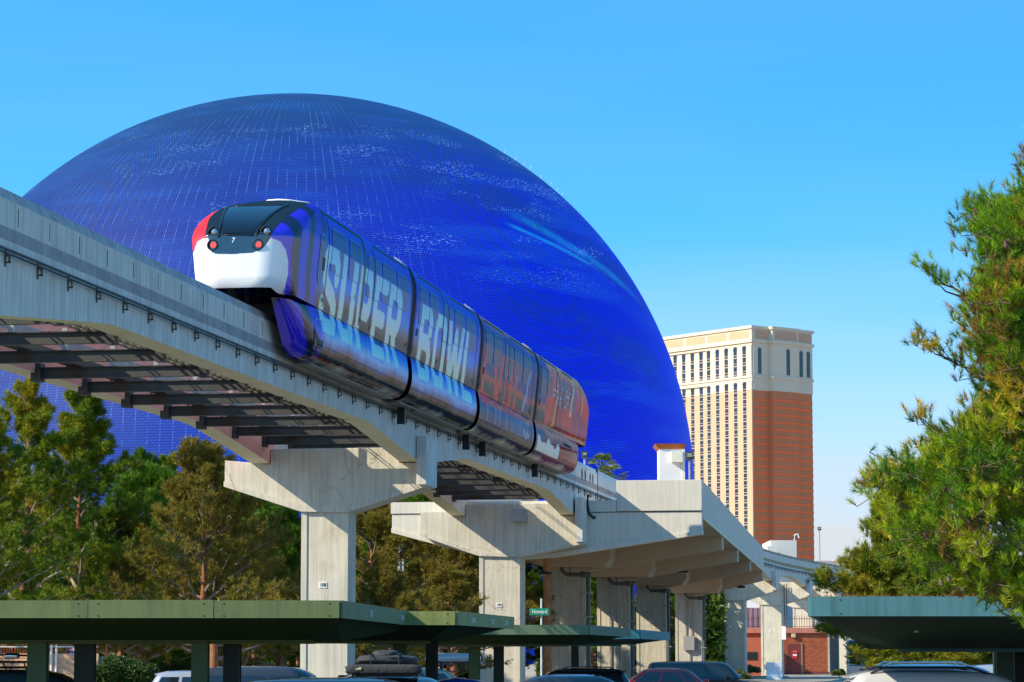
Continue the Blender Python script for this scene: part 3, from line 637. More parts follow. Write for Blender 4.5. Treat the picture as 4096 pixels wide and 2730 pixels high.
mb = MB(); tag(mb.tube([G(79.2,.5,9.3),G(79.0,.48,8.9),G(79.1,.55,8.4),G(79.4,.75,8.2),G(79.6,1.0,8.5),G(79.7,1.0,9.1)], .07, 6).build('cable_loop', BLACK), 'black power cable looping down beside the switch beam joint', 'cable')
# things standing on the platform
def kiosk():
    A = AT(2638, 1917, 137.0); B = AT(2738, 1917, 137.0); top = AT(2700, 1797, 137)[2]
    t = thing('service_kiosk', ((A[0]+B[0])/2, 138, 8.4), 'white service tower with an orange-tiled cap standing on the platform', 'kiosk')
    part('wall', MB().bx(A[0], B[0], 137, 139, 8.4, top), mk('kiosk_white', (.74,.74,.76), .7, var=.03), t)
    part('corner_trim', MB().bx(B[0]-.13, B[0]+.02, 136.94, 137.1, 8.4, top), mk('kiosk_trim', (.80,.77,.68), .7), t)
    mb = MB(); z = top; r0 = [(A[0]-.0,137.0,z),(B[0],137.0,z),(B[0],139,z),(A[0],139,z)]; e = .22
    mb.prism([(A[0]-.02,136.97,z),(B[0]+.02,136.97,z),(B[0]+.02,139.02,z),(A[0]-.02,139.02,z)], [(A[0]-e,136.8,z+.26),(B[0]+.06,136.8,z+.26),(B[0]+.06,139.2,z+.26),(A[0]-e,139.2,z+.26)])
    part('cap', mb, mk('orange_cap', (.50,.13,.03), .7), t)
    c = AT(2686, 1849, 136.7); d = AT(2730, 1804, 136.7); part('sign_box', MB().bx(c[0], d[0], 136.55, 137.0, c[2], d[2]), mk('cream_box', (.80,.78,.62), .6), t)
kiosk()
def floodlamp(x0, x1, y0, y1, Y, ybot, label):
    a = AT(x0, y1, Y); b = AT(x1, y0, Y); t = thing('flood_lamp', ((a[0]+b[0])/2, Y, AT(x0,ybot,Y)[2]), label, 'flood lamp')
    part('pole', MB().tube([((a[0]+b[0])/2,Y+.1,AT(x0,ybot,Y)[2]-.4),((a[0]+b[0])/2,Y+.1,a[2])], .06, 8), mk('pole_grey', (.32,.34,.35), .5, .3), t)
    part('housing', MB().bx(a[0], b[0], Y-.05, Y+.3, a[2], b[2]), mk('lamp_housing', (.05,.055,.05), .5), t)
    part('lens', MB().bx(a[0]+.06, b[0]-.06, Y-.09, Y-.05, a[2]+.12, b[2]-.08), mk('lens_green', (.30,.33,.26), .15), t)
floodlamp(2744, 2774, 1808, 1839, 136, 1920, 'square flood lamp on a pole at the platform parapet, right of the white tower')
floodlamp(2327, 2351, 1806, 1832, 136, 1870, 'square flood lamp just behind the tail of the train')
floodlamp(3271, 3285, 2108, 2122, 330, 2262, 'thin pole with a small lamp head in front of the distant mountains')
# ================================================================== THE TRAIN
PR = [(z-(.05 if z > 13.6 else 0), h*1.15) for z, h in [(11.3,1.16),(11.5,1.19),(12.0,1.24),(12.67,1.30),(13.16,1.34),(13.62,1.33),(13.95,1.26),(14.2,1.16),(14.36,.95),(14.47,.6),(14.5,0.0)]]
_pz = [p[0] for p in PR]; _ph = [p[1] for p in PR]
def Hz(z): return np.interp(z, _pz, _ph)
def nose_s(w, z):             # how far the rounded nose surface sits behind its foremost point
    h = np.abs(np.asarray(w)+.33); z = np.asarray(z); H = Hz(z)
    RR = np.minimum(.9, H*.8+.05); t = np.clip((h-(H-RR))/RR, 0, 1); c = 1.0*(1-np.sqrt(np.clip(1-t*t, 0, 1)))
    t = np.clip((z-12.85)/1.65, 0, 1); r = 2.6*t**1.3+2*(1-np.sqrt(np.clip(1-t*t, 0, 1)))
    b = np.clip((11.75-z)/.45, 0, 1); return c+r+.35*(1-np.sqrt(np.clip(1-b*b, 0, 1)))
def C8(*c): return np.array(lin(c))
def ramp(x, stops):
    xs = [a for a, _ in stops]; cs = np.array([lin(c) for _, c in stops]); return np.stack([np.interp(x, xs, cs[:,k]) for k in range(3)], -1)
GL = {}
def _pl(*p): return [(p[i], p[i+1]) for i in range(len(p)-1)]
GL['S'] = _pl((.88,.68),(.88,.80),(.74,.92),(.26,.92),(.12,.80),(.12,.67),(.26,.57),(.74,.43),(.88,.33),(.88,.2),(.74,.08),(.26,.08),(.12,.2),(.12,.32))
GL['U'] = _pl((.12,1.1),(.12,.2),(.27,.07),(.73,.07),(.88,.2),(.88,1.1))
GL['P'] = _pl((.12,-.1),(.12,1.1))+_pl((.12,.93),(.7,.93),(.88,.82),(.88,.6),(.7,.48),(.12,.48))
GL['E'] = _pl((.12,-.1),(.12,1.1))+_pl((.12,.93),(.9,.93))+_pl((.12,.5),(.8,.5))+_pl((.12,.07),(.9,.07))
GL['R'] = GL['P']+_pl((.5,.48),(.92,-.1))
GL['B'] = _pl((.12,-.1),(.12,1.1))+_pl((.12,.93),(.68,.93),(.86,.82),(.86,.64),(.7,.52),(.88,.40),(.88,.2),(.7,.07),(.12,.07))+_pl((.12,.52),(.7,.52))
GL['O'] = _pl((.27,.07),(.73,.07),(.88,.2),(.88,.8),(.73,.93),(.27,.93),(.12,.8),(.12,.2),(.27,.07))
GL['W'] = _pl((.04,1.1),(.26,.0),(.5,.85),(.74,.0),(.96,1.1))
GL['L'] = _pl((.12,-.1),(.12,1.1))+_pl((.12,.07),(.9,.07))
GL['V'] = _pl((.06,1.1),(.5,-.02),(.94,1.1)); GL['I'] = _pl((.5,-.1),(.5,1.1))
def glyph(ch, s, z, s0, wd, z0, ht, th):
    x = (s-s0)/wd; y = (z-z0)/ht; box = (x > -.12) & (x < 1.12) & (y >= 0) & (y <= 1); m = np.zeros(s.shape, bool)
    if not box.any(): return m
    X = x[box]*wd; Y = y[box]*ht; dm = np.full(X.shape, 9.0)
    for (ax, ay), (bx_, by) in GL[ch]:
        ax, bx_ = ax*wd, bx_*wd; ay, by = ay*ht, by*ht; dx, dy = bx_-ax, by-ay; t = np.clip(((X-ax)*dx+(Y-ay)*dy)/(dx*dx+dy*dy), 0, 1)
        dm = np.minimum(dm, np.hypot(X-ax-t*dx, Y-ay-t*dy))
    m[box] = dm < th; return m
JOINT = [34.8, 46.95, 59.9]
LETTERS = [(c_, a_-.4, w_) for c_, a_, w_ in [('S',23.0,1.85),('U',25.25,1.8),('P',27.5,1.75),('E',29.6,1.65),('R',31.6,1.8),('B',36.5,1.9),('O',38.9,1.9),('W',41.2,2.7),('L',44.3,1.7)]]
LET2 = [(c_, a_-.5, w_) for c_, a_, w_ in [('L',48.2,1.8),('V',50.3,2.1),('I',52.9,.75),('I',53.95,.75),('I',55.0,.75)]]
def hsh(a, b): v = np.sin(a*12.9898+b*78.233)*43758.5453; return v-np.floor(v)
def wavy(s, f, ph=0): return np.sin(s*f+ph)+.5*np.sin(s*f*2.3+1.3*ph+1)
def wrap_colour(s, z, win=None):
    s = np.asarray(s, float); z = np.asarray(z, float)
    zz = z+.06*wavy(s, .9)+.02*wavy(s, 5.0)  # print bands by height, partly reflected sky and ground put into the colour
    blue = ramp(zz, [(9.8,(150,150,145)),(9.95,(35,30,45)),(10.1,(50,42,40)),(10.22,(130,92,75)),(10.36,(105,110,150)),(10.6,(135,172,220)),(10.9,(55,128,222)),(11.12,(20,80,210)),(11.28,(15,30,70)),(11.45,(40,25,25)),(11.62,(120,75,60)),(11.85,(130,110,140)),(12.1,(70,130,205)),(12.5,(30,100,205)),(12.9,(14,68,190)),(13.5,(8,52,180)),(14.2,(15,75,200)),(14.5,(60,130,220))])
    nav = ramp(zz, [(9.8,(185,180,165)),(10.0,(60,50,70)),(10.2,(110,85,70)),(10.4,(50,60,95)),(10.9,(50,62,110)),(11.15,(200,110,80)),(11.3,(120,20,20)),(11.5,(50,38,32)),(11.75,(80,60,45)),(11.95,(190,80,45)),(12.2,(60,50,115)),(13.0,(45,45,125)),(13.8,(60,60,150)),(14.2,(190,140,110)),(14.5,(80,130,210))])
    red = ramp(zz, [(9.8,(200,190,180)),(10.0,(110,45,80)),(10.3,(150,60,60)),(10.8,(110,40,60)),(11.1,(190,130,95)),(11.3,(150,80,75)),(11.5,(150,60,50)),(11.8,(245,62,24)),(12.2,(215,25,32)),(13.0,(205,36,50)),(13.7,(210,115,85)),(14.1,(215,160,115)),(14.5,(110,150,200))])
    k = np.clip((s-46.2)/1.2, 0, 1)[..., None]; c = blue*(1-k)+nav*k
    k2 = np.clip((s-62.2)/.5, 0, 1)[..., None]; c = c*(1-k2)+red*k2
    # rising dark horizon on car two
    # skyline sparkle on the navy skirt
    sp = (s > 48) & (s < 60) & (z < 10.95) & (z > 10.35) & (hsh(np.floor(s*2.3), 3.0+0*s) > .55) & (np.abs((s*2.3) % 1-.5) < .22); c[sp] = c[sp]*.6+C8(130,170,210)*.4
    dots = (hsh(np.floor(s*1.9)*.37, np.floor(z*4.2)) > .45) & (s > 64) & (s < 69) & (z > 12.45) & (z < 13.4) & (np.hypot((s*1.9) % 1-.5, (z*4.2) % 1-.5) < .3); c[dots] = C8(150,190,200)
    wht = (s > 60.6) & (s < 66.5) & (z < 10.62+.12*wavy(s, 2.2)) & (z > 10.12); c[wht] = C8(205,200,190)
    for c0, w_, zt, zb2, colr in ((63.6,.5,13.9,11.4,(225,60,30)),(65.2,.35,13.6,11.4,(245,150,60)),(66.9,.6,13.2,11.3,(120,20,60)),(69.2,.3,13.9,12.2,(235,200,190)),(70.4,.5,13.4,11.3,(215,40,60)),(72.2,.3,13.7,11.5,(240,170,120)),(57.6,.25,13.2,11.4,(150,170,215)),(58.6,.5,12.6,11.4,(95,40,120))):
        mm = (np.abs(s-c0-.5*(z-12.5)+.15*np.sin(z*6+c0)) < w_*(.4+.6*np.clip((zt-z)/2, 0, 1))) & (z < zt) & (z > zb2); c[mm] = c[mm]*.35+C8(*colr)*.65
    pur = (s > 70) & (z < 12.9-(s-70)*.15) & (z > 11.6); c[pur] = c[pur]*.4+C8(120,35,110)*.6
    # nose wrap: violet with dark arcs, up to the first door
    q = np.hypot((s-27.5)*.62, z-12.6); arc = (q*1.25+.1) % 1 < .40; nz = np.clip((np.where(z < 11.32, 23.3, 22.6+.25*(z-12))-s)/.9, 0, 1)
    vio = np.where(arc[..., None], C8(26,18,70), C8(52,18,185)); up = np.clip((z-13.2)/.9, 0, 1)[..., None]; vio = vio*(1-.15*up)
    c = c*(1-nz[..., None])+vio*nz[..., None]
    lt = np.zeros(s.shape, bool)
    for ch, a, w in LETTERS: lt |= glyph(ch, s, z, a, w, 10.66, 2.48, .27)
    lc = ramp(z, [(10.5,(150,215,240)),(11.2,(140,180,200)),(11.35,(215,210,185)),(11.7,(210,205,180)),(12.1,(190,225,230)),(12.6,(175,225,235)),(13.1,(150,200,220))])
    if win is not None: lc = lc*.9+C8(70,90,150)*.15
    c[lt] = lc[lt]
    l2 = np.zeros(s.shape, bool)
    for ch, a, w in LET2: l2 |= glyph(ch, s, z, a, w, 10.95, 2.2, .27)
    l2c = ramp(z, [(11.0,(235,15,5)),(11.9,(255,50,20)),(12.2,(245,50,45)),(12.6,(220,60,75)),(13.2,(170,50,100))]); c[l2] = l2c[l2]
    return c
def setcol(me, cols, gain=1.0):
    cols = np.clip(np.asarray(cols)*gain, 0, .86)
    a = me.color_attributes.new('paint', 'FLOAT_COLOR', 'POINT'); n = len(me.vertices); d = np.ones((n, 4), np.float32); d[:, :3] = cols; a.data.foreach_set('color', d.ravel())
def wrapmat(name, fac, rough):
    m = bpy.data.materials.new(name); m.use_nodes = True; nt = m.node_tree; N = nt.nodes; L = nt.links; N.clear()
    a = N.new('ShaderNodeAttribute'); a.attribute_name = 'paint'; d = N.new('ShaderNodeBsdfDiffuse'); g = N.new('ShaderNodeBsdfGlossy'); g.inputs['Roughness'].default_value = rough; g.inputs['Color'].default_value = (.9,.9,.9,1)
    L.new(a.outputs['Color'], d.inputs['Color']); mx = N.new('ShaderNodeMixShader'); mx.inputs[0].default_value = fac; L.new(d.outputs[0], mx.inputs[1]); L.new(g.outputs[0], mx.inputs[2])
    tc = N.new('ShaderNodeTexCoord'); no = N.new('ShaderNodeTexNoise'); no.inputs['Scale'].default_value = 1.1; no.inputs['Detail'].default_value = 3; L.new(tc.outputs['Object'], no.inputs['Vector'])
    bp = N.new('ShaderNodeBump'); bp.inputs['Strength'].default_value = .25; bp.inputs['Distance'].default_value = .05; L.new(no.outputs['Fac'], bp.inputs['Height']); L.new(bp.outputs[0], g.inputs['Normal'])
    out = N.new('ShaderNodeOutputMaterial'); L.new(mx.outputs[0], out.inputs['Surface']); return m
WRAP = wrapmat('vinyl_wrap', .12, .07)
WRAPG = wrapmat('window_wrap', .16, .05)
TR0 = G(48, -.33, 11.0)
def gridmesh(name, P, cols, mat, parent, flip=False, smooth=True):
    n, m = P.shape[:2]; V = (P.reshape(-1, 3)-np.array(TR0)); idx = np.arange(n*m).reshape(n, m)
    q = np.stack([idx[:-1,:-1], idx[1:,:-1], idx[1:,1:], idx[:-1,1:]], -1).reshape(-1, 4)
    if flip: q = q[:, ::-1]
    me = bpy.data.meshes.new(name); me.vertices.add(len(V)); me.vertices.foreach_set('co', V.astype(np.float32).ravel())
    me.loops.add(q.size); me.loops.foreach_set('vertex_index', q.ravel().astype(np.int32)); me.polygons.add(len(q))
    me.polygons.foreach_set('loop_start', np.arange(0, q.size, 4, dtype=np.int32)); me.polygons.foreach_set('loop_total', np.full(len(q), 4, np.int32))
    me.update(calc_edges=True); me.validate(); me.polygons.foreach_set('use_smooth', [smooth]*len(me.polygons)); me.materials.append(mat)
    if cols is not None: setcol(me, np.asarray(cols).reshape(-1, 3)**1.22, 1.62)
    o = bpy.data.objects.new(name, me); COL.objects.link(o); o.parent = parent; ORG[o.name] = TR0; return o
def Garr(s, w, z):
    x = -10.25+UX*s+VX*w; y = 54.5+UY*s+VY*w; return np.stack([x, y, z+0*s], -1)
def resample(pts, step):
    pts = np.array(pts, float); d = np.r_[0, np.cumsum(np.hypot(*np.diff(pts, axis=0).T))]; n = int(d[-1]/step)
    t = np.linspace(0, d[-1], n+1); return np.stack([np.interp(t, d, pts[:,k]) for k in range(2)], -1)
def smoothprof():
    r = resample([(h, z) for z, h in PR], .04)
    for _ in range(3): r[1:-1] = (r[:-2]+2*r[1:-1]+r[2:])/4
    return r
HP = smoothprof(); RING = np.concatenate([HP, HP[::-1][1:]*np.array([-1, 1])])   # right bottom, over the roof, left bottom
def inpoly(x, y, poly):
    m = np.zeros(x.shape, bool); n = len(poly)
    for i in range(n):
        x1, y1 = poly[i]; x2, y2 = poly[(i+1) % n]
        c = ((y1 > y) != (y2 > y)) & (x < (x2-x1)*(y-y1)/((y2-y1)+1e-12)+x1); m ^= c
    return m
MASK = [(-1.02,12.38),(-.9,12.34),(-.39,12.33),(.10,12.35),(.30,12.42),(.43,12.53),(.56,12.74),(.71,13.17),(.78,13.45),(.83,13.7),(.85,14.0),(.80,14.6),(-1.5,14.6),(-1.52,14.0),(-1.50,13.8),(-1.44,13.5),(-1.32,13.2),(-1.23,12.80),(-1.14,12.78),(-1.16,12.52)]
WHT = [(-2.2,11.0),(.2,11.0),(.58,11.10),(.74,11.22),(.88,11.49),(.95,11.83),(.965,12.16),(.92,12.46),(.80,12.68),(.56,12.76),(-1.30,12.79),(-1.52,12.72),(-1.66,12.5),(-2.2,12.3)]
train = thing('monorail_train', TR0, 'four-car monorail train in a blue and red wrap with a white nose', 'monorail')
NS, TS = 18.85, 75.7
def car_body(k):
    w = RING[:,0]-.33; z = RING[:,1]
    a = np.full(len(w), (NS if k == 0 else JOINT[k-1]+.28)); b = np.full(len(w), (TS if k == 3 else JOINT[k]-.28))
    if k == 0: a = NS+nose_s(w, z)
    if k == 3: b = TS-nose_s(w, z)
    n = int((b.max()-a.min())/.07); t = np.linspace(0, 1, n+1)[:, None]
    S = a[None]*(1-t)+b[None]*t; W = np.broadcast_to(w, S.shape); Z = np.broadcast_to(z, S.shape)
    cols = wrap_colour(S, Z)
    left = (W < -.33); 
    if k == 0:
        tip = (S < 22.6) & left & (Z > 12.6); cols[tip] = C8(215,45,40)
        tipw = (S < 20.6) & left & (Z <= 12.6); cols[tipw] = (.8,.8,.79)
        rf = (Z > 14.15) & (S < 24.0) & (W < .75) & (W > -1.25); cols[rf] = (.02,.02,.022)
        
    # dark door post and seams
    j0 = 21.7 if k == 0 else JOINT[k-1]+.3
    post = [27.55, 39.75, 52.2, 65.4][k]
    cols[(np.abs(S-post) < .16) & (Z < 14.1) & (Z > 11.4) & ~left] = (.008,.008,.008)
    gut = (Z > 13.98) & (Z < 14.10) & ((S > j0+.8) & (S < post-.1) | (S > post+1.6) & (S < b.min()-.3)); cols[gut & ~left] = (.01,.01,.012)
    o = gridmesh('car_body', Garr(S, W, Z), cols, WRAP, train, flip=True)
    o['label'] = ['leading car with white nose and SUPER in pale letters','second car with BOWL in pale letters','third car in navy with red LVIII','tail car in red and magenta'][k]
    return o, S, cols
bodies = []
for k in range(4): bodies.append(car_body(k)[0])
def side_patch(name, s0, s1, z0, z1, off, parent, mat=WRAP, win=None, rnd=.12, side=1, res=(.06,.035), rim=True, cf=None):
    ns = max(4, int((s1-s0)/res[0])); nz = max(4, int((z1-z0)/res[1]))
    u, v = np.meshgrid(np.linspace(s0, s1, ns), np.linspace(z0, z1, nz), indexing='ij')
    if rnd:   # squeeze the corners round
        du = np.minimum(u-s0, s1-u); e = np.clip(1-du/(rnd*1.6), 0, 1); sh = rnd*(1-np.sqrt(1-e*e)); c = (z0+z1)/2; v = c+(v-c)*(1-sh/((z1-z0)/2))
    h = (Hz(v)+off)*side; cols = (cf or wrap_colour)(u, v, win) if cf is None else cf(u, v)
    if win: 
        bright = cols.mean(-1, keepdims=True) > .28; cols = cols*np.where(bright, .86, win*.62)*np.array([.8,.9,1.1])
    if rim:
        edge = np.zeros(u.shape, bool); edge[0] = edge[-1] = True; edge[:, 0] = edge[:, -1] = True; cols[edge] = C8(95,130,185)
    return gridmesh(name, Garr(u, -.33+h, v), cols, mat, parent, flip=(side < 0))
WINS = [[(21.98,22.62,11.95,13.35),(23.35,25.15,12.45,13.72),(25.55,27.15,12.55,13.74),(27.95,28.75,12.35,13.6),(28.95,29.75,12.35,13.6),(30.0,31.75,12.45,13.68),(32.1,33.9,12.55,13.66)]]
for k in range(1, 4):
    j = JOINT[k-1]; W_ = [(j+.85,j+2.15,12.45,13.7),(j+2.5,j+3.95,12.55,13.72),(j+4.9,j+5.65,12.3,13.6),(j+5.85,j+6.6,12.3,13.6),(j+6.9,j+8.6,12.45,13.68),(j+9.0,j+10.8,12.5,13.66)]
    if k == 2: W_ = [(a+.15*(a-j)/5, b+.15*(b-j)/5, c, d) for a, b, c, d in W_]
    if k == 3: W_ = [(a,b,c,d) for a,b,c,d in W_]
    WINS.append(W_)
for k in range(4):
    for a, b, c, d in WINS[k]:
        for sd in (1, -1): side_patch('window', a, b, c, d, .012, bodies[k], WRAPG, win=.62, side=sd)
    # door seams and hatch lines as thin dark grooves standing in the skin
    xs = [[22.95, 28.85, 34.4], [j for j in (JOINT[0]+.8-.4, JOINT[0]+5.75, JOINT[0]+11.2)], [JOINT[1]+.5, JOINT[1]+5.9, JOINT[1]+11.8], [JOINT[2]+.5, JOINT[2]+5.75, JOINT[2]+12.2]][k]
    for x in xs: side_patch('door_seam', x, x+.06, 11.4, 13.9, .008, bodies[k], BLACK, rnd=0, rim=False, res=(.05,.1))
    hx = xs[0]-.1 if k == 0 else xs[0]+.2
    side_patch('door_handle', xs[0]+(-.55 if k == 0 else .3), xs[0]+(-.3 if k == 0 else .5), 12.0 if k else 12.35, 12.25 if k else 12.72, .02, bodies[k], BLACK, rnd=0, rim=False)
    side_patch('door_lamp', [26.6, JOINT[0]+3.0, JOINT[1]+3.1, JOINT[2]+3.0][k], [26.75, JOINT[0]+3.15, JOINT[1]+3.25, JOINT[2]+3.15][k], 12.05, 12.22, .02, bodies[k], MT['galvanised'], rnd=.05, rim=False)
    for x in (xs[0]-.25, xs[1]-1.4, xs[2]-.3): side_patch('latch', x, x+.12, 11.5, 11.62, .02, bodies[k], BLACK, rnd=0, rim=False)
# nose cap and tail cap
def cap_mesh(name, front=True):
    C0 = np.array([0, 12.7]); Rn = np.concatenate([RING, np.array([[x, 11.3+.13*min(1, max(0, (1.0-abs(x))/.12))] for x in np.linspace(RING[-1][0], RING[0][0], 60)])[1:]])
    t = (1-(1-np.linspace(0, 1, 150))**1.7)[:, None, None]; P2 = C0+(Rn-C0)[None]*t; w = P2[...,0]-.33; z = P2[...,1]; d = nose_s(w, z); s = NS+d if front else TS-d
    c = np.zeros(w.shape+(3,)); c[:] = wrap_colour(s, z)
    if front:
        m = inpoly(w, z, MASK); wh = inpoly(w, z, WHT); red = (w < -.9) & ~m & ~wh & (z > 12.1); c[wh] = (.82,.82,.80); c[red] = C8(225,45,38); c[m] = (.012,.013,.016)
        c[m & (z > 12.765) & (z < 12.79)] = (.002,.002,.002)
    else:
        m = inpoly(-.66-w, z, MASK); c[m] = (.012,.013,.016)
    return gridmesh(name, Garr(s, w, z), c, WRAP, train, flip=not front)
nose = cap_mesh('nose', True); nose['label'] = 'white lower nose with black windscreen mask, red and violet flanks'
tail = cap_mesh('tail_nose', False)
def on_nose(u, v, corners, off, n=26):
    pass
def nose_patch(name, corners, off, mat, parent, n=24):
    (a, b, c_, d) = [np.array(x, float) for x in corners]; u, v = np.meshgrid(np.linspace(0, 1, n), np.linspace(0, 1, n), indexing='ij'); u = u[..., None]; v = v[..., None]
    P2 = a*(1-u)*(1-v)+b*u*(1-v)+c_*u*v+d*(1-u)*v; w = P2[...,0]; z = P2[...,1]; s = NS+nose_s(w, z)-off
    return gridmesh(name, Garr(s, w, z), None, mat, parent, flip=False)
WSG = mk('windscreen_glass', (.006,.012,.026), .12, 0, var=.0, spec=.25)
nose_patch('windscreen', [(-.74,12.90),(.10,12.86),(.37,13.97),(-1.16,13.97)], .02, WSG, nose)
def ridge(pts, r, name='windscreen_frame', mat=None):
    P = []
    for i in range(len(pts)-1):
        for k in range(6): f = k/6; P.append((pts[i][0]*(1-f)+pts[i+1][0]*f, pts[i][1]*(1-f)+pts[i+1][1]*f))
    P.append(pts[-1]); mb = MB(); mb.tube([G(NS+float(nose_s(w, z))-.01, w, z) for w, z in P], r, 6); return part(name, mb, mat or mk('gloss_black', (.012,.013,.016), .35, spec=.3), nose, smooth=True, origin=TR0)
ridge([(-.84,12.80),(-.90,13.2),(-1.05,13.6),(-1.26,14.0)], .04); ridge([(.20,12.80),(.26,13.2),(.35,13.6),(.47,14.02)], .04)
ridge([(-.74,12.86),(.12,12.82)], .018); ridge([(-1.16,13.99),(.37,13.99)], .02)
def lampunit(w, z, red):
    s = NS+float(nose_s(w, z)); mb = MB()
    mb.loft([[G(s+d, w+r*math.cos(a), z+r*math.sin(a)) for a in [2*math.pi*k/20 for k in range(20)]] for r, d in ((.15,.04),(.155,-.03),(.135,-.035),(.12,.03))])
    h = part('lamp_housing', mb, MT['gloss_black'], nose, origin=TR0)
    if red:
        mt = mk('red_led', (.6,.02,.02), .3, emis=(1,.05,.03), estr=2.2)
        for a, r in [(0,0)]+[(k*math.pi/3, .055) for k in range(6)]:
            mb = MB(); cw, cz = w+.03+r*math.cos(a), z+r*math.sin(a); mb.loft([[G(s-.03+d, cw+q*math.cos(b), cz+q*math.sin(b)) for b in [2*math.pi*k/8 for k in range(8)]] for q, d in ((.024,0),(.018,-.012))]); part('red_diode', mb, mt, nose, origin=TR0)
        mb = MB(); mb.loft([[G(s-.02+d, w+.03+q*math.cos(b), z+q*math.sin(b)) for b in [2*math.pi*k/14 for k in range(14)]] for q, d in ((.085,0),(.08,-.005))]); part('red_lens', mb, mk('red_lens', (.35,.01,.01), .2, coat=1), nose, origin=TR0)
    else:
        mb = MB(); mb.loft([[G(s-.02-.05*math.cos(p), w+.04+.10*math.sin(p)*math.cos(b), z+.10*math.sin(p)*math.sin(b)) for b in [2*math.pi*k/16 for k in range(16)]] for p in (1.57,1.2,.8,.4,.05)]); part('headlamp_lens', mb, mk('headlamp_glass', (.22,.30,.38), .05, .6, spec=1, coat=1), nose, smooth=True, origin=TR0)
lampunit(-1.02, 12.95, False); lampunit(.44, 12.93, False); lampunit(-1.02, 12.59, True); lampunit(.24, 12.57, True)
mb = MB(); V, F = text_mb('7', .19, depth=.01, bold=.002); mb.add([G(NS-.02-z_, -.44+x+.1*y, 12.70+y) for x, y, z_ in V], F); part('number', mb, WHITE, nose, origin=TR0)
mb = MB(); mb.loft([[G(s, -.33+h*f, 14.47+zz*f) for h, zz in ((-.7,-.05),(-.55,.06),(.1,.09),(.75,.03),(.85,-.06))] for s, f in ((23.0,.5),(23.6,1),(26.2,1),(27,.6))]); part('roof_pod', mb, WHITE, bodies[0], smooth=True, origin=TR0)
# dark underfloor, nose cavity
part('underfloor', MB().gbox(21.6, 74.0, -1.35, .69, 10.95, 11.33), BLACK, train, origin=TR0)
part('bogie', MB().gbox(23.4, 73.0, .02, .40, 10.1, 11.0), mk('dark_underframe', (.03,.03,.028), .8), train, origin=TR0)
part('bogie', MB().gbox(23.4, 73.0, -1.06, -.70, 10.1, 11.0), MT['dark_underframe'], train, origin=TR0)
# lower skirts, panel by panel
LOW = resample([(h*1.09, z) for h, z in [(1.20,11.30),(1.235,11.18),(1.26,11.02),(1.285,10.8),(1.285,10.55),(1.24,10.28),(1.15,10.05),(1.0,9.90),(.80,9.84),(.60,9.86)]], .04)
for _ in range(2): LOW[1:-1] = (LOW[:-2]+2*LOW[1:-1]+LOW[2:])/4
def skirt_panel(s0, s1, side, parent, taper=0):
    n = max(6, int((s1-s0)/.07)); s = np.linspace(s0, s1, n+1)[:, None]; h = LOW[:,0][None]; z = LOW[:,1][None]
    if taper:
        t = (s-s0)/2.6 if taper > 0 else (s1-s)/2.6; t = np.clip(t, 0, 1); f = np.sqrt(np.clip(1-(1-t)**2, 0, 1)); g = .78+.22*f
        hh = .60+(h-.60)*(.03+.97*f); z = 11.3-(11.3-z)*g; S = s+ (1.1*(11.26-z)*(1-t))*np.sign(taper)
    else: hh = h+0*s; S = s+0*h; z = z+0*s
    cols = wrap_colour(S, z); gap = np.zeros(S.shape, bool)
    o = gridmesh('skirt_panel', Garr(S, -.33+hh*side, z), cols, WRAP, parent, flip=(side > 0)); return o
PAN = [[20.1,23.9,26.2,28.4,30.6,32.6,34.5],[35.1,37.3,39.6,41.9,44.3,46.65],[47.25,50.0,52.6,54.8,57.2,59.6],[60.2,62.7,65.3,67.9,70.8,74.4]]
for k in range(4):
    for i in range(len(PAN[k])-1):
        for sd in (1, -1):
            a, b = PAN[k][i], PAN[k][i+1]; tp = 1 if (k == 0 and i == 0) else (-1 if (k == 3 and i == len(PAN[3])-2) else 0)
            skirt_panel(a+.012, b-.012, sd, bodies[k], tp)
    mb = MB(); a, b = PAN[k][0]+(3.0 if k == 0 else 0), PAN[k][-1]-(3.0 if k == 3 else 0)
    for sd in (1, -1):
        A = [( .5,11.2),(1.08,11.2),(1.2,10.9),(1.2,10.5),(1.05,10.05),(.8,9.92),(.55,9.94)]
        mb.prism([G(a, -.33+h*sd, z) for h, z in A], [G(b, -.33+h*sd, z) for h, z in A])
    part('skirt_backing', mb, BLACK, bodies[k], origin=TR0)
    mb = MB(); mb.prism([G(a, -.33+h, z) for h, z in ((1.0,11.27),(1.29,11.27),(1.325,11.31),(1.31,11.36),(1.0,11.4))], [G(b, -.33+h, z) for h, z in ((1.0,11.27),(1.29,11.27),(1.325,11.31),(1.31,11.36),(1.0,11.4))]); part('side_sill', mb, mk('polished_sill', (.45,.45,.46), .12, .9, var=.1), bodies[k], origin=TR0)
    mb = MB(); ss = a+.3
    while ss < b-.3: mb.gbox(ss, ss+.12, .22, .62, 9.80, 9.84); ss += .3
    tag(part('vent_louvres', mb, mk('vent_metal', (.30,.29,.25), .5, .5), bodies[k], origin=TR0), kind='stuff')
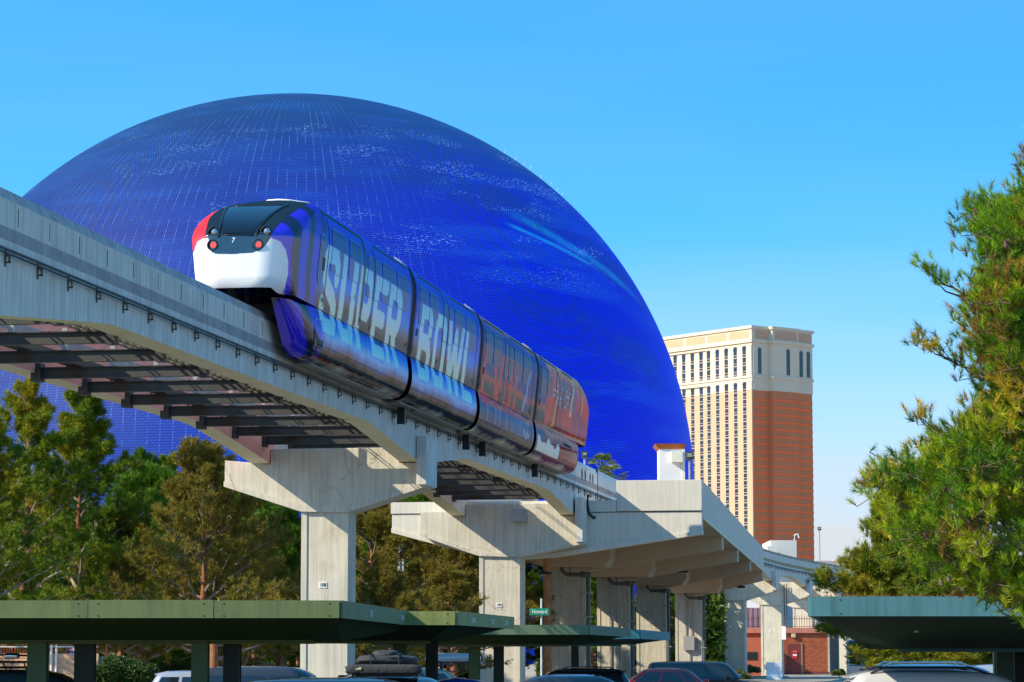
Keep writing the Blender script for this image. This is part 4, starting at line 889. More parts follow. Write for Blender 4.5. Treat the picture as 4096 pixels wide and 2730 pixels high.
for i, j in enumerate(JOINT):
    mb = MB(); ring = [(h*.985, z) for h, z in HP[::3]]+[(-h*.985, z) for h, z in HP[::-3]]+[(-1.2,11.1),(-1.25,10.6),(-1.12,10.1),(-.8,9.93),(-.5,9.95),(-.5,11.0),(.5,11.0),(.5,9.95),(.8,9.93),(1.12,10.1),(1.25,10.6),(1.2,11.1)]
    mb.prism([G(j-.3, -.33+h, z) for h, z in ring], [G(j+.3, -.33+h, z) for h, z in ring]); part('gangway', mb, mk('gangway_rubber', (.010,.010,.010), .55), train, origin=TR0)
    for q in (-.12, .0, .12):
        mb = MB(); mb.prism([G(j+q-.02, -.33+h*1.012, z+.005) for h, z in ring], [G(j+q+.02, -.33+h*1.012, z+.005) for h, z in ring]); part('gangway_rib', mb, MT['gangway_rubber'], train, origin=TR0)
    mb = MB(); mb.gprism([(-.33+1.0,14.15),(-.33+1.22,14.12),(-.33+1.16,14.32),(-.33+.9,14.5)], j-.25, j+.45); part('gangway_cap', mb, MT['galvanised'], train, origin=TR0)
for s in (37.0, 48.6, 52.0, 64.5):
    mb = MB(); mb.gbox(s, s+.18, .16, .42, 9.25, 9.8); mb.tube([G(s+.1,.3,9.75),G(s+.5,.42,9.95),G(s+1.0,.5,9.8)], .07, 6); mb.gbox(s+.25, s+.5, .1, .34, 9.55, 9.75); part('current_collector', mb, BLACK, train, origin=TR0)
def skirt_text(txt, size, s, z, parent, col, shear=.0, xs=1.6, bold=.0):
    V, F = text_mb(txt, size, depth=.01, bold=bold); hz = lambda q: float(np.interp(q, LOW[::-1,1], LOW[::-1,0])); mb = MB()
    mb.add([G(s+(x+shear*y)*xs, -.33+hz(z+y)+.012+z_, z+y) for x, y, z_ in V], F); part('lettering', mb, col, parent, origin=TR0)
skirt_text('Vegas', .42, 57.6, 10.52, bodies[2], WHITE, shear=.35, xs=1.7); skirt_text('VISIT LAS', .12, 57.9, 10.95, bodies[2], WHITE, xs=1.6)
mb = MB(); mb.gbox(67.2, 70.6, .935, .965, 10.78, 11.0); pl = part('name_plate', mb, WHITE, bodies[3], origin=TR0)
skirt_text('SUPER BOWL', .17, 68.9, 10.89, bodies[3], BLACK, xs=2.2)
# inlet on the leading skirt
mb = MB(); mb.gbox(22.2, 23.0, .85, 1.045, 10.25, 10.9); part('air_inlet', mb, BLACK, bodies[0], origin=TR0, bevel=.05)
mb = MB(); mb.tube([G(22.15,1.02,10.95),G(22.1,1.05,10.6),G(22.25,1.0,10.22),G(23.0,1.02,10.2),G(23.05,1.05,10.6),G(22.95,1.03,10.95),G(22.15,1.02,10.95)], .03, 6); part('inlet_rim', mb, MT['polished_sill'], bodies[0], origin=TR0)
# ================================================================== CARPORTS
def carport(label, col, XL, XR, Yf, XE, YE, ztop, zbot, zh, inset, posts, nums=None, left=False, pan=2.0, post_y=None, split=None):
    # front fascia XL..XR at Yf; free end at XR runs back to (XE, YE); deep tapered underside
    t = thing('carport', ((XL+XR)/2, Yf+2, -.45), label, 'carport')
    th = .05
    back_l = XL+(XE-XR)
    mb = MB(); sx = 1 if not left else -1
    ring = lambda z, o: [(XL if not left else XL+(o if 1 else 0), Yf+o, z), (XR-o*sx, Yf+o, z), (XE-o*sx, YE-o, z), (XL+(XE-XR), YE-o, z)]
    mb.prism(ring(zbot+.03, .06), ring(ztop-.02, .06)); part('roof_deck', mb, col[1], t)
    mb = MB(); x_in = XR-inset[0]*sx
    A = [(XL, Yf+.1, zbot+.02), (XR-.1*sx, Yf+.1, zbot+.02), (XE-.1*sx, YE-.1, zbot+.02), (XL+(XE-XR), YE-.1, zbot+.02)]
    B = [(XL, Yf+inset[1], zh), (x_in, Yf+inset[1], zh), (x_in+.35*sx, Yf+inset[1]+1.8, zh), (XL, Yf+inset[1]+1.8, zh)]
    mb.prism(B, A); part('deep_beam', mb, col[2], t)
    mb = MB(); mb.bx(min(XL,x_in), max(XL,x_in), Yf+inset[1]-.05, Yf+inset[1]+.02, zh, zh+.05); mb.bx(min(XL,x_in), max(XL,x_in), Yf+inset[1]+.4, Yf+inset[1]+.45, zh-.05, zh+.02); part('beam_flange', mb, col[1], t)
    # fascia panels, each with its own lap joint
    L_ = abs(XR-XL); n = int(math.ceil(L_/pan))
    for i in range(n):
        a = XR-sx*i*pan; b = XR-sx*min((i+1)*pan, L_); lap = .006*(i % 2)
        mb = MB(); mb.bx(min(a,b)+.004, max(a,b)-.004, Yf-th-lap, Yf, zbot, ztop+lap); p = part('fascia_panel', mb, col[0], t)
        mb = MB()
        for q in (.08, .92):
            for z in (zbot+.04, ztop-.05): xx = a+(b-a)*q; mb.cyl((xx, Yf-th-lap-.008, z), .012, .01, 6, axis='y')
        part('screw', mb, STEEL, p)
    d = Vector((XE-XR, YE-Yf, 0)); Ls = d.length; d.normalize(); nn = Vector((d.y, -d.x, 0))*sx
    sp = split or [0, .33, .66, 1]
    for i in range(len(sp)-1):
        a = Vector((XR, Yf, 0))+d*Ls*sp[i]; b = Vector((XR, Yf, 0))+d*(Ls*sp[i+1]-.012); mb = MB(); o = nn*th
        mb.prism([(a.x,a.y,zbot),(b.x,b.y,zbot),(b.x+o.x,b.y+o.y,zbot),(a.x+o.x,a.y+o.y,zbot)], [(a.x,a.y,ztop),(b.x,b.y,ztop),(b.x+o.x,b.y+o.y,ztop),(a.x+o.x,a.y+o.y,ztop)])
        p = part('fascia_panel', mb, col[0], t)
        if nums and i < len(nums) and nums[i]:
            f = .55 if i < 2 else .5; c = a+(b-a)*f+o+nn*.006; mb = MB(); add_text(mb, nums[i], .15, (c.x, c.y, (zbot+ztop)/2-.02), (d.x, d.y), (nn.x, nn.y), depth=.004, xs=3.4)
            part('bay_number', mb, mk('faded_white', (.75,.8,.75), .8), p)
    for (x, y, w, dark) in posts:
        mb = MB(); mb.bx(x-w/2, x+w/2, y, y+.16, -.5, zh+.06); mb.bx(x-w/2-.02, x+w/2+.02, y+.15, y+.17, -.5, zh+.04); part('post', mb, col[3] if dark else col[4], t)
    return t
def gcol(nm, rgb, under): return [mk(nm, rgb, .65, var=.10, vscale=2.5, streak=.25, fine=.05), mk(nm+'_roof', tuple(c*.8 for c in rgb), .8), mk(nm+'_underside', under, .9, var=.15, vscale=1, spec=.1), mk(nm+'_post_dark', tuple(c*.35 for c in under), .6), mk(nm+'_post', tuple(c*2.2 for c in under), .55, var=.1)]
GREEN = gcol('shaded_olive_metal', (.135,.180,.058), (.020,.042,.010)); TEAL = gcol('teal_metal', (.085,.235,.25), (.014,.034,.018))  # left carport's olive is darkened to hold the shade on its fascia
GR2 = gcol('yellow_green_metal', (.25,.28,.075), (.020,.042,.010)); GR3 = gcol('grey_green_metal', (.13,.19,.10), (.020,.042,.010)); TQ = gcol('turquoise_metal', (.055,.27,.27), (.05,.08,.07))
def X(px, Y): return AT(px, 2600, Y)[0]
Yp = 46.2
carport('long green carport at the bottom left with bay numbers 33 to 35', GREEN, -14, X(1357,44), 44, X(1718,59), 59, 2.48, 2.20, 1.85, (.55,1.9),
        [(X(147,Yp),Yp,.32,0),(X(336,Yp+.5),Yp+.5,.33,1),(X(798,Yp),Yp,.27,0),(X(926,Yp+.5),Yp+.5,.27,1)], nums=['33','34','35'], split=[0,.47,.70,1])
carport('second green carport behind the long one, front fascia half in sunlight', GR2, -6, X(1821,54), 54, X(2049,62), 62, 2.47, 2.20, 1.90, (.55,1.9),
        [(X(1598,57),57,.24,0),(X(1727,57.4),57.4,.22,1)], nums=['36','37','38'], split=[0,.45,.68,1])
carport('third green carport in front of piers 110 and 111', GR3, -4, X(2353,77), 77, X(2517,87), 87, 2.46, 2.19, 1.92, (.5,1.9),
        [(X(1897,80),80,.29,0),(X(1995,80.5),80.5,.27,1)], nums=['','',''], split=[0,.3,.6,1], pan=3.0)
carport('small turquoise-ended carport in front of pier 112', TQ, 0, X(2558,91), 91, X(2675,101), 101, 2.46, 2.16, 1.98, (.5,1.9), [(X(2300,94),94,.22,1)], pan=3.0)
carport('teal carport at the lower right under the pine', TEAL, 16, X(3246,43), 43, X(3300,52), 52, 2.52, 2.215, 1.72, (2.0,4.2),
        [(X(4020,50),50,.3,0),(X(4085,50.5),50.5,.25,1),(X(3990,56),56,.1,0)], left=True, pan=5.6)
tag(MB().bx(X(3664,45)-.03, X(3664,45)+.03, 44.9, 45.0, 1.98, 2.2).build('drain_stub', MT['tan_channel']), 'short tan drain stub hanging under the teal carport', 'drain pipe')
# ================================================================== CARS
CARGL = mk('car_glass', (.012,.016,.020), .05, var=0, spec=.9); CHR = mk('car_chrome', (.6,.6,.6), .15, 1.0, var=0); CARBK = mk('car_black_trim', (.015,.015,.015), .5, var=0)
def carpaint(nm, rgb): return mk(nm, rgb, .28, .25, var=.03, coat=.9)
def car(label, paint, L=4.6, W=1.86, H=1.65, style='suv', loc=(0,0), rz=0.0, rails=True, group=None, name='parked_car', z=None, antenna=False, cat='car'):
    gz = ground_z(loc[1]) if z is None else z
    t = thing(name, (loc[0], loc[1], gz), label, cat, group, rz=rz); t.rotation_euler = (0,0,rz)
    h = W/2; belt = H*.61; hl = L/2
    O = (0,0,0)
    prof = [(-hl+.05,.32),(-hl,.55),(-hl+.02,.8),(-hl+.12,belt),(.23*L,belt),(.40*L,belt-.14),(hl-.05,belt-.32),(hl,.55),(hl-.06,.32)]
    mb = MB(); mb.loft([[(x, y*yy, zz) for x, zz in prof] for y, yy in ((-h,.97),(-h,1),(h,1),(h,.97))][0:1]+[[(x, -h, zz) for x, zz in prof]]+[[(x, h, zz) for x, zz in prof]]+[[(x, h*.97, zz) for x, zz in prof]]) if False else mb.loft([[(x, y, zz) for x, zz in prof] for y in (-h, h)])
    part('body', mb, paint, t, origin=O, bevel=.07, smooth=False)
    if style == 'suv': lo, hi = (-hl+.06, .245*L), (-hl+.42, .09*L)
    elif style == 'hatch': lo, hi = (-hl+.10, .25*L), (-hl+.85, .07*L)
    elif style == 'van': lo, hi = (-hl+.02, .33*L), (-hl+.12, .20*L)
    elif style == 'coupe': lo, hi = (-hl+.25, .22*L), (-hl+1.45, .02*L)
    else: lo, hi = (-hl+.55, .22*L), (-hl+1.35, .02*L)
    hwL, hwH = h-.03, h-.22
    def prm(tt):   # height fraction -> x0, x1, half width, z
        e = max(0, (tt-.75)/.25); k = tt*(1-.0*e); sq = 1-math.sqrt(max(0, 1-e*e))
        return (lo[0]+(hi[0]-lo[0])*k+sq*.22, lo[1]+(hi[1]-lo[1])*k-sq*.30, hwL+(hwH-hwL)*k-sq*.16, belt-.01+(H-belt)*tt)
    rings = []
    for tt in (0,.2,.4,.6,.75,.85,.93,.98,1.0):
        x0, x1, w, zz = prm(tt); r = .22; P = []
        for cx, cy, a0 in ((x1-r*1.2,w-r,0),(x0+r,w-r,90),(x0+r,-w+r,180),(x1-r*1.2,-w+r,270)):
            for k in range(5): a = R(a0+k*22.5); P.append((cx+r*(1.2 if a0 in (0,270) else 1)*math.cos(a), cy+r*math.sin(a), zz))
        rings.append(P)
    x0, x1, w, zz = prm(1.0); rings.append([((p[0]-(x0+x1)/2)*.6+(x0+x1)/2, p[1]*.6, H+.02) for p in rings[-1]])
    mb = MB(); mb.loft(rings); part('cabin', mb, paint, t, origin=O, smooth=True, autosm=50)
    def pane(nm, f, ta, tb, kind, sd=1):
        n = 6; m = 5; V = []
        for i in range(n+1):
            for j in range(m+1):
                tt = ta+(tb-ta)*j/m; x0, x1, w, zz = prm(tt)
                if kind == 'side': x0_, x1_ = prm(.4)[0:2]; u = f[0]+(f[1]-f[0])*i/n; sl = 1.0; V.append((x0+.17+(x1-x0-.34)*u, sd*(w+.008), zz))
                elif kind == 'front': V.append((x1+.01-.05*abs(2*i/n-1)**3, (-1+2*i/n)*(w-.16), zz))
                else: V.append((x0-.01+.04*abs(2*i/n-1)**3, (-1+2*i/n)*(w-.18), zz))
        F = [(i*(m+1)+j, (i+1)*(m+1)+j, (i+1)*(m+1)+j+1, i*(m+1)+j+1) for i in range(n) for j in range(m)]
        mb = MB(); mb.add(V, F); part(nm, mb, CARGL, t, origin=O, smooth=True)
    cuts = {'suv':[(.02,.24),(.28,.60),(.64,.97)],'hatch':[(.04,.2),(.24,.58),(.62,.96)],'van':[(.03,.30),(.34,.66),(.72,.98)]}.get(style, [(.05,.48),(.52,.96)])
    for c in cuts:
        for sd in (1,-1): pane('window', c, .10, .74, 'side', sd)
    pane('windscreen', None, .06, .80, 'front'); pane('rear_window', None, .12, .78, 'rear')
    for sx in (-1,1):
        for sd in (1,-1):
            x = sx*L*.30; mb = MB(); mb.cyl((x, sd*(h-.2) if sd > 0 else -h+.0-.02, .33), .33, .22, 18, axis='y'); wh = part('wheel', mb, BLACK, t, origin=O)
            mb = MB(); mb.cyl((x, sd*(h+.005)-(.02 if sd < 0 else 0)-.0+(.0), .33), .2, .03*sd, 10, axis='y'); part('rim', mb, CHR, wh, origin=O)
            if sx > 0: mb = MB(); mb.box((hl-.12, sd*(h-.28), belt-.36), (.22,.34,.15)); part('headlight', mb, mk('car_headlight', (.6,.62,.65), .1, coat=1), t, origin=O, bevel=.03)
            else: mb = MB(); mb.box((-hl+.07, sd*(h-.12), belt-.02), (.18,.2,.34)); part('tail_light', mb, mk('car_tail_light', (.45,.01,.01), .2, coat=1), t, origin=O, bevel=.03)
    for sd in (1,-1):
        mb = MB(); mb.box((.205*L, sd*(h+.1), belt+.06), (.16,.2,.14)); part('wing_mirror', mb, paint, t, origin=O, bevel=.03)
        if rails:
            x0, x1, w, _ = prm(.95); mb = MB(); mb.tube([(x0+.15, sd*(w-.02), H-.04),(x0+.35, sd*(w-.02), H+.055),(x1-.45, sd*(w-.02), H+.055),(x1-.15, sd*(w-.02), H-.05)], .022, 6); part('roof_rail', mb, CARBK if rails is True else CHR, t, origin=O)
    if style in ('suv','hatch'):
        mb = MB(); x0, x1, w, _ = prm(.97); mb.prism([(x0+.2,-w+.05,H-.03),(x0+.2,w-.05,H-.03),(x0+.2,w-.05,H+.01),(x0+.2,-w+.05,H+.01)], [(x0-.22,-w+.1,H-.12),(x0-.22,w-.1,H-.12),(x0-.22,w-.1,H-.08),(x0-.22,-w+.1,H-.08)]); part('spoiler', mb, paint, t, origin=O)
    if antenna:
        mb = MB(); mb.tube([(hi[0]+.3,0,H),(hi[0]-.15,0,H+.45)], .012, 5); part('antenna', mb, CARBK, t, origin=O)
    mb = MB(); mb.box((0,0,.30),(L-.5,W-.1,.18)); part('underbody', mb, CARBK, t, origin=O)
    return t
PI = math.pi
def X2(px, Y): return AT(px, 2650, Y)[0]
silver = carpaint('silver_paint', (.36,.38,.42)); white = carpaint('car_white', (.75,.76,.78)); dk_ = carpaint('black_paint', (.012,.013,.016)); blue = carpaint('blue_paint', (.02,.08,.42)); red = carpaint('red_paint', (.35,.012,.01)); teal_ = carpaint('teal_paint', (.03,.09,.11)); ltb = carpaint('light_blue_paint', (.10,.27,.55)); navy = carpaint('navy_paint', (.015,.03,.09)); charcoal = carpaint('charcoal_paint', (.035,.037,.042)); tan_ = carpaint('pale_gold_paint', (.40,.38,.30))
car('silver estate car seen through the left carport posts', silver, 4.8, H=1.60, loc=(X2(900,83),83.5), rz=0, rails=False)
car('light blue hatchback just left of pier 108', ltb, 4.3, H=1.66, style='suv', loc=(X2(1160,84),84), rz=0, rails='c')
car('dark SUV roof right in front of pier 108, left side', charcoal, 4.6, H=1.80, loc=(X2(1150,64),64), rz=0, rails=False)
bsuv = car('black SUV carrying the soft roof bags, bottom centre', dk_, 4.7, H=1.74, loc=(X2(1560,42),42.5), rz=R(-78), rails=False)
car('dark grey car roof along the bottom edge left of the roof bags', dk_, 4.7, H=1.72, loc=(X2(1080,40),40), rz=R(185), rails=False)
car('blue car with gear on its roof at the far bottom left', teal_, 4.7, H=1.80, loc=(X2(130,47),47.5), rz=R(0), rails=True)
car('bright blue car at the bottom centre right of the roof bags', blue, 4.5, H=1.58, style='sedan', loc=(X2(1915,58),58), rz=R(0), rails=False)
car('pale gold car under the silver roof box', tan_, 4.5, H=1.62, style='hatch', loc=(X2(1745,98),98), rz=0, rails=False)
car('black SUV in front of pier 110 with a pointed spoiler', dk_, 4.7, H=1.62, style='suv', loc=(X2(2260,94),94), rz=PI, rails='c')
car('black car roof just below the black SUV, bottom edge', charcoal, 4.6, H=1.60, style='hatch', loc=(X2(2180,66),66), rz=PI, rails=False)
car('red SUV in front of pier 112', red, 4.5, H=1.55, style='hatch', loc=(X2(2610,115),115), rz=PI, rails=False, antenna=False)
car('black estate behind the red SUV, in front of pier 113', dk_, 4.9, H=1.80, style='van', loc=(X2(2830,118),121), rz=0, rails=False)
car('white SUV at the bottom right with black roof rails', white, 4.8, H=1.80, loc=(X2(3880,46.6),46.6), rz=0, rails=True, antenna=True)
car('dark car with a sunlit roof rail behind the white SUV', navy, 4.7, H=1.86, loc=(X2(3840,58),58), rz=0, rails='c')
car('silver van beyond the white SUV at the right edge', silver, 5.0, H=1.86, style='van', loc=(X2(4040,64),64), rz=PI, rails=False)
car('dark blue car driving towards the camera on the far road', navy, 4.5, H=1.55, style='hatch', loc=(X2(3412,430),430), rz=R(-100), rails=False, name='moving_car')
car('white car on the far road, half hidden by the brick building', white, 4.5, H=1.7, style='suv', loc=(X2(3345,445),445), rz=R(-60), rails=False, name='moving_car')
car('blue car far behind pier 113 by the spiky plant', blue, 4.4, H=1.5, style='sedan', loc=(X2(2848,215),215), rz=0, rails=False)
# soft bags and awning on the black SUV
FAB = mk('black_canvas', (.035,.035,.032), .75, var=.3, vscale=9, bump=.8, bscale=12)
def blob_box(mb, c, d, n=14, p=3.2, seed=0, amp=.04, rz=0):
    rnd = random.Random(seed); rings = []
    from mathutils import noise as mn
    for i in range(n+1):
        th = math.pi*i/n-math.pi/2
        ring = []
        for k in range(24):
            a = 2*math.pi*k/24
            f = lambda v: math.copysign(abs(v)**(2/p), v)
            x, y, z = f(math.cos(th))*f(math.cos(a)), f(math.cos(th))*f(math.sin(a)), f(math.sin(th))
            q = 1+amp*mn.noise(Vector((x*3+seed, y*3, z*3)))*2
            X_, Y_ = x*d[0]/2*q, y*d[1]/2*q; ca, sa = math.cos(rz), math.sin(rz)
            ring.append((c[0]+X_*ca-Y_*sa, c[1]+X_*sa+Y_*ca, c[2]+z*d[2]/2*q))
        rings.append(ring)
    mb.loft(rings); return mb
zb = 1.34; xc = X2(1545, 42)
t = thing('roof_bag', (xc, 42.3, zb+.2), 'lumpy black soft roof bag strapped on the black SUV', 'roof bag')
part('bag', blob_box(MB(), (xc, 42.4, zb+.19), (.95,1.3,.17), seed=2, amp=.08), FAB, t, smooth=True)
part('top_pouch', blob_box(MB(), (xc-.02, 42.4, zb+.27), (.42,.8,.16), seed=5, amp=.07), FAB, t, smooth=True)
for x in (-.22, .2): part('strap', MB().tube([(xc+x,41.7,zb+.12),(xc+x,41.72,zb+.27),(xc+x,42.4,zb+.30),(xc+x,43.0,zb+.25)], .012, 5), BLACK, t)
t = thing('rolled_awning', (xc, 41.6, zb+.05), 'rolled black awning bag with a small yellow mark, hanging under the roof bag', 'awning')
part('bag', blob_box(MB(), (xc-.02, 41.6, zb+.06), (1.14,.22,.15), seed=9, amp=.05, p=5), FAB, t, smooth=True)
part('emblem', MB().cyl((xc-.37, 41.475, zb+.075), .022, .01, 10, axis='y'), mk('yellow_patch', (.7,.6,.15), .6), t)
part('emblem', MB().add([(xc-.45,41.48,zb+.06),(xc-.39,41.475,zb+.06),(xc-.385,41.475,zb+.085),(xc-.41,41.475,zb+.075)], [(0,1,2,3)]), WHITE, t)
mb = MB(); 
for sd in (-.45,.45): mb.bx(xc+sd-.02, xc+sd+.02, 41.5, 43.1, zb-.08, zb-.02)
mb.bx(xc-.5, xc+.5, 41.6, 41.65, zb-.05, zb-.0); tag(mb.build('roof_rack', CARBK), 'black roof rack between the SUV roof and the bags', 'roof rack')
# silver roof box on the pale gold car
xb = X2(1800, 98); t = thing('roof_box', (xb, 98, 1.5), 'long silver roof box on the pale gold car', 'roof box')
part('lid', blob_box(MB(), (xb+.1, 98, 1.52), (2.0,.8,.36), seed=1, amp=0, p=3), silver, t, smooth=True)
part('base', MB().bx(xb-.8, xb+1.0, 97.65, 98.35, 1.34, 1.42), CARBK, t)
for x in (-.3,.5): part('foot', MB().bx(xb+x-.06, xb+x+.06, 97.7, 98.3, 1.12, 1.36), CARBK, t)
# bike and carrier on the far-left car
xg = X2(60, 47); t = thing('roof_rack', (xg, 47, 1.35), 'black roof rack with strapped gear on the far left car', 'roof rack')
for x in (-.35,.0,.35): part('cross_bar', MB().tube([(xg+x-.05,46.8,1.34),(xg+x,46.8,1.5),(xg+x+.18,46.8,1.5),(xg+x+.25,46.8,1.34)], .015, 6), CARBK, t)
part('side_tube', MB().tube([(xg-.6,46.8,1.5),(xg+.5,46.8,1.5)], .022, 6), CARBK, t); part('side_tube', MB().tube([(xg-.6,46.8,1.63),(xg+.5,46.8,1.6)], .018, 6), CARBK, t)
part('silver_roll', blob_box(MB(), (xg-.02, 46.8, 1.6), (.28,.15,.10), seed=3, rz=.0), CHR, t, smooth=True)
# ================================================================== WALL, GATE, BUILDING
def block_wall():
    Y = 112; t = thing('block_wall', (X(150,Y), Y, -.45), 'salmon concrete block wall with red spiked railing, seen under the left carport', 'wall')
    x0 = X(-60,Y); x1 = X(381,Y); bw, bh = .40, .20; BL = [mk('salmon_block', (.72,.42,.25), .9, var=.08, fine=.1, bump=.3), mk('salmon_block_b', (.66,.38,.22), .9, var=.08, fine=.1)]
    proto = []
    for k in range(2): proto.append(None)
    row = 0; z = -.5
    while z < 1.55:
        x = x0-(bw/2 if row % 2 else 0)
        while x < x1-.1:
            k = random.randint(0, 1)
            if proto[k] is None:
                mb = MB(); mb.bx(-.194,.194,-.1,.1,-.094,.094); proto[k] = mb.build('block', BL[k], t, origin=(0,0,0)); o = proto[k]; b = tuple(t.location); o.location = (x+.2-b[0], Y-b[1]+random.uniform(-.004,.004), z+.1-b[2])
            else: inst(proto[k], 'block', (x+.2, Y+random.uniform(-.004,.004), z+.1), 0, t)
            x += bw
        z += bh; row += 1
    part('mortar', MB().bx(x0, x1+.15, Y-.085, Y+.085, -.5, z), mk('mortar_salmon', (.55,.36,.25), .95), t)
    RED = mk('red_rail', (.42,.045,.025), .6)
    for zz in (1.62, 1.95): part('rail', MB().bx(x0, x1+.1, Y-.02, Y+.02, zz, zz+.04), RED if zz < 1.9 else WHITE, t)
    x = x0; pr = None
    while x < x1+.1:
        if pr is None: mb = MB(); mb.bx(-.012,.012,-.012,.012,0,.52); mb.prism([(-.012,-.012,.52),(.012,-.012,.52),(.012,.012,.52),(-.012,.012,.52)], [(.10,-.012,.68),(.12,-.012,.68),(.12,.012,.68),(.10,.012,.68)]); pr = mb.build('picket', RED, t, origin=(0,0,0)); b = tuple(t.location); pr.location = (x-b[0], 0, 1.58-b[2])
        else: inst(pr, 'picket', (x, Y, 1.58), 0, t)
        x += .11
    for px in (208, 228): part('white_post', MB().cyl((X(px,Y), Y-.15, -.45), .045, 2.5, 10), WHITE, t)
    part('gate_post', MB().bx(X(422,Y), X(430,Y), Y-.05, Y+.05, -.45, 2.1), RED, t)
    g = thing('corrugated_gate', (X(400,Y), Y, -.45), 'narrow blue-green corrugated gate at the end of the salmon wall', 'gate')
    TQM = mk('rusty_teal_sheet', (.10,.17,.17), .6, .2, var=.3, vscale=6, second=(.22,.07,.04), sfac=(.6,.7), sscale=5)
    xa = X(382,Y)
    for i in range(9): part('corrugation', MB().cyl((xa+.02+i*.043, Y-.02, -.4), .024, 1.98, 6), TQM, g)
    part('frame_bar', MB().bx(xa, xa+.4, Y-.06, Y-.02, .62, .70), MT['rusty_teal_sheet'], g)
block_wall()
def brick_house():
    Y = 285.0
    xa, xb, xc = X(3128,Y), X(3315,Y), X(3352,Y+8); zt = AT(3200,2533,Y)[2]; zp = AT(3200,2512,Y)[2]; zb_ = AT(3200,2700,Y)[2]
    t = thing('brick_building', ((xa+xb)/2, Y, zb_), 'small red brick utility building with a maroon door behind pier 115', 'building')
    m = bpy.data.materials.new('red_brickwork'); m.use_nodes = True; nt = m.node_tree; N = nt.nodes; L = nt.links; b = N['Principled BSDF']
    geo = N.new('ShaderNodeNewGeometry'); sp = N.new('ShaderNodeSeparateXYZ'); L.new(geo.outputs['Position'], sp.inputs[0]); cb = N.new('ShaderNodeCombineXYZ'); L.new(sp.outputs['X'], cb.inputs[0]); L.new(sp.outputs['Z'], cb.inputs[1])
    br = N.new('ShaderNodeTexBrick'); br.inputs['Color1'].default_value = (.34,.07,.025,1); br.inputs['Color2'].default_value = (.50,.13,.05,1); br.inputs['Mortar'].default_value = (.20,.06,.03,1); br.inputs['Scale'].default_value = 1
    br.inputs['Brick Width'].default_value = .32; br.inputs['Row Height'].default_value = .13; br.inputs['Mortar Size'].default_value = .02; L.new(cb.outputs[0], br.inputs['Vector']); L.new(br.outputs[0], b.inputs['Base Color']); b.inputs['Roughness'].default_value = .9
    part('wall', MB().bx(xa-6.5, xb, Y, Y+10, -.6, zt), m, t); part('plinth', MB().bx(xa-6.5, xb+.03, Y-.06, Y, -.6, zb_+.3), mk('maroon_plinth', (.16,.045,.035), .8), t)
    part('side_wall', MB().prism([(xb,Y,-.6),(xc,Y+8,-.6),(xc,Y+8.3,-.6),(xb,Y+.3,-.6)], [(xb,Y,zt),(xc,Y+8,zt),(xc,Y+8.3,zt),(xb,Y+.3,zt)]), mk('dark_side_wall', (.10,.065,.045), .8), t)
    part('parapet', MB().bx(xa-6.6, xb+.5, Y-.25, Y+9, zt, zp), mk('terracotta_parapet', (.52,.20,.14), .85, var=.1), t)
    part('corner_trim', MB().bx(xb-.12, xb+.1, Y-.05, Y+.15, -.4, zt), mk('tan_trim', (.50,.42,.28), .8), t); part('corner_trim', MB().bx(xc-.15, xc+.12, Y+7.9, Y+8.1, -.4, zt+.1), MT['tan_trim'], t)
    dx0, dx1 = X(3150,Y), X(3206,Y); dz = AT(3150,2577,Y)[2]
    d = part('door', MB().bx(dx0, dx1, Y-.07, Y, zb_+.12, dz), mk('maroon_door', (.20,.035,.025), .6), t); part('handle', MB().bx(dx0+.1, dx0+.2, Y-.12, Y-.07, 1.2, 1.5), STEEL, d)
    part('door_frame', MB().bx(dx1, dx1+.06, Y-.1, Y, zb_+.1, dz+.1), MT['tan_trim'], t)
    a = AT(3170,2636,Y); b2 = AT(3188,2601,Y); s_ = part('sign', MB().bx(a[0], b2[0], Y-.13, Y-.09, a[2], b2[2]), mk('sign_red', (.55,.02,.02), .5), t)
    part('sign_band', MB().bx(a[0]+.02, b2[0]-.02, Y-.14, Y-.13, a[2]+.28, a[2]+.46), WHITE, s_)
    mb = MB(); add_text(mb, 'NO PARKING', .085, ((a[0]+b2[0])/2, Y-.145, b2[2]-.16), (1,0), (0,-1), depth=.004); part('sign_text', mb, WHITE, s_)
    for px, py, Yl in ((3174,2544,Y-.15),(3336,2548,Y+3)):
        c = AT(px,py,Yl); part('wall_lamp', MB().bx(c[0]-.22, c[0]+.22, Yl-.12, Yl+.1, c[2]-.18, c[2]+.22), mk('lamp_yellow', (.62,.55,.28), .4), t, bevel=.04)
    # left wing with a dark opening
    a = AT(2985,2551,Y-2); b3 = AT(3048,2644,Y-2); part('wing', MB().bx(a[0], X(3060,Y-2), Y-2, Y, -.6, a[2]), mk('terracotta_wing', (.50,.12,.06), .85, var=.1), t)
    part('opening', MB().bx(AT(2988,2640,Y-2)[0], AT(3029,2640,Y-2)[0], Y-2.05, Y-1.99, AT(3000,2641,Y)[2], AT(3000,2609,Y)[2]), BLACK, t)
    f = thing('roof_fence', ((xa+xb)/2, Y, zp), 'rusty picket fence on the roof edge of the brick building', 'fence'); RST = mk('rust_brown', (.12,.05,.03), .8)
    for zz in (zp+.12, zp+.9): part('rail', MB().bx(xa-6.5, xb, Y+.0, Y+.04, zz, zz+.05), RST, f)
    x = xa-6.5; pr = None
    while x < xb:
        if pr is None: mb = MB(); mb.bx(-.02,.02,-.02,.02,0,1.25); pr = mb.build('picket', RST, f, origin=(0,0,0)); b = tuple(f.location); pr.location = (x-b[0], .02, 0)
        else: inst(pr, 'picket', (x, Y+.02, zp), 0, f)
        x += .26
brick_house()
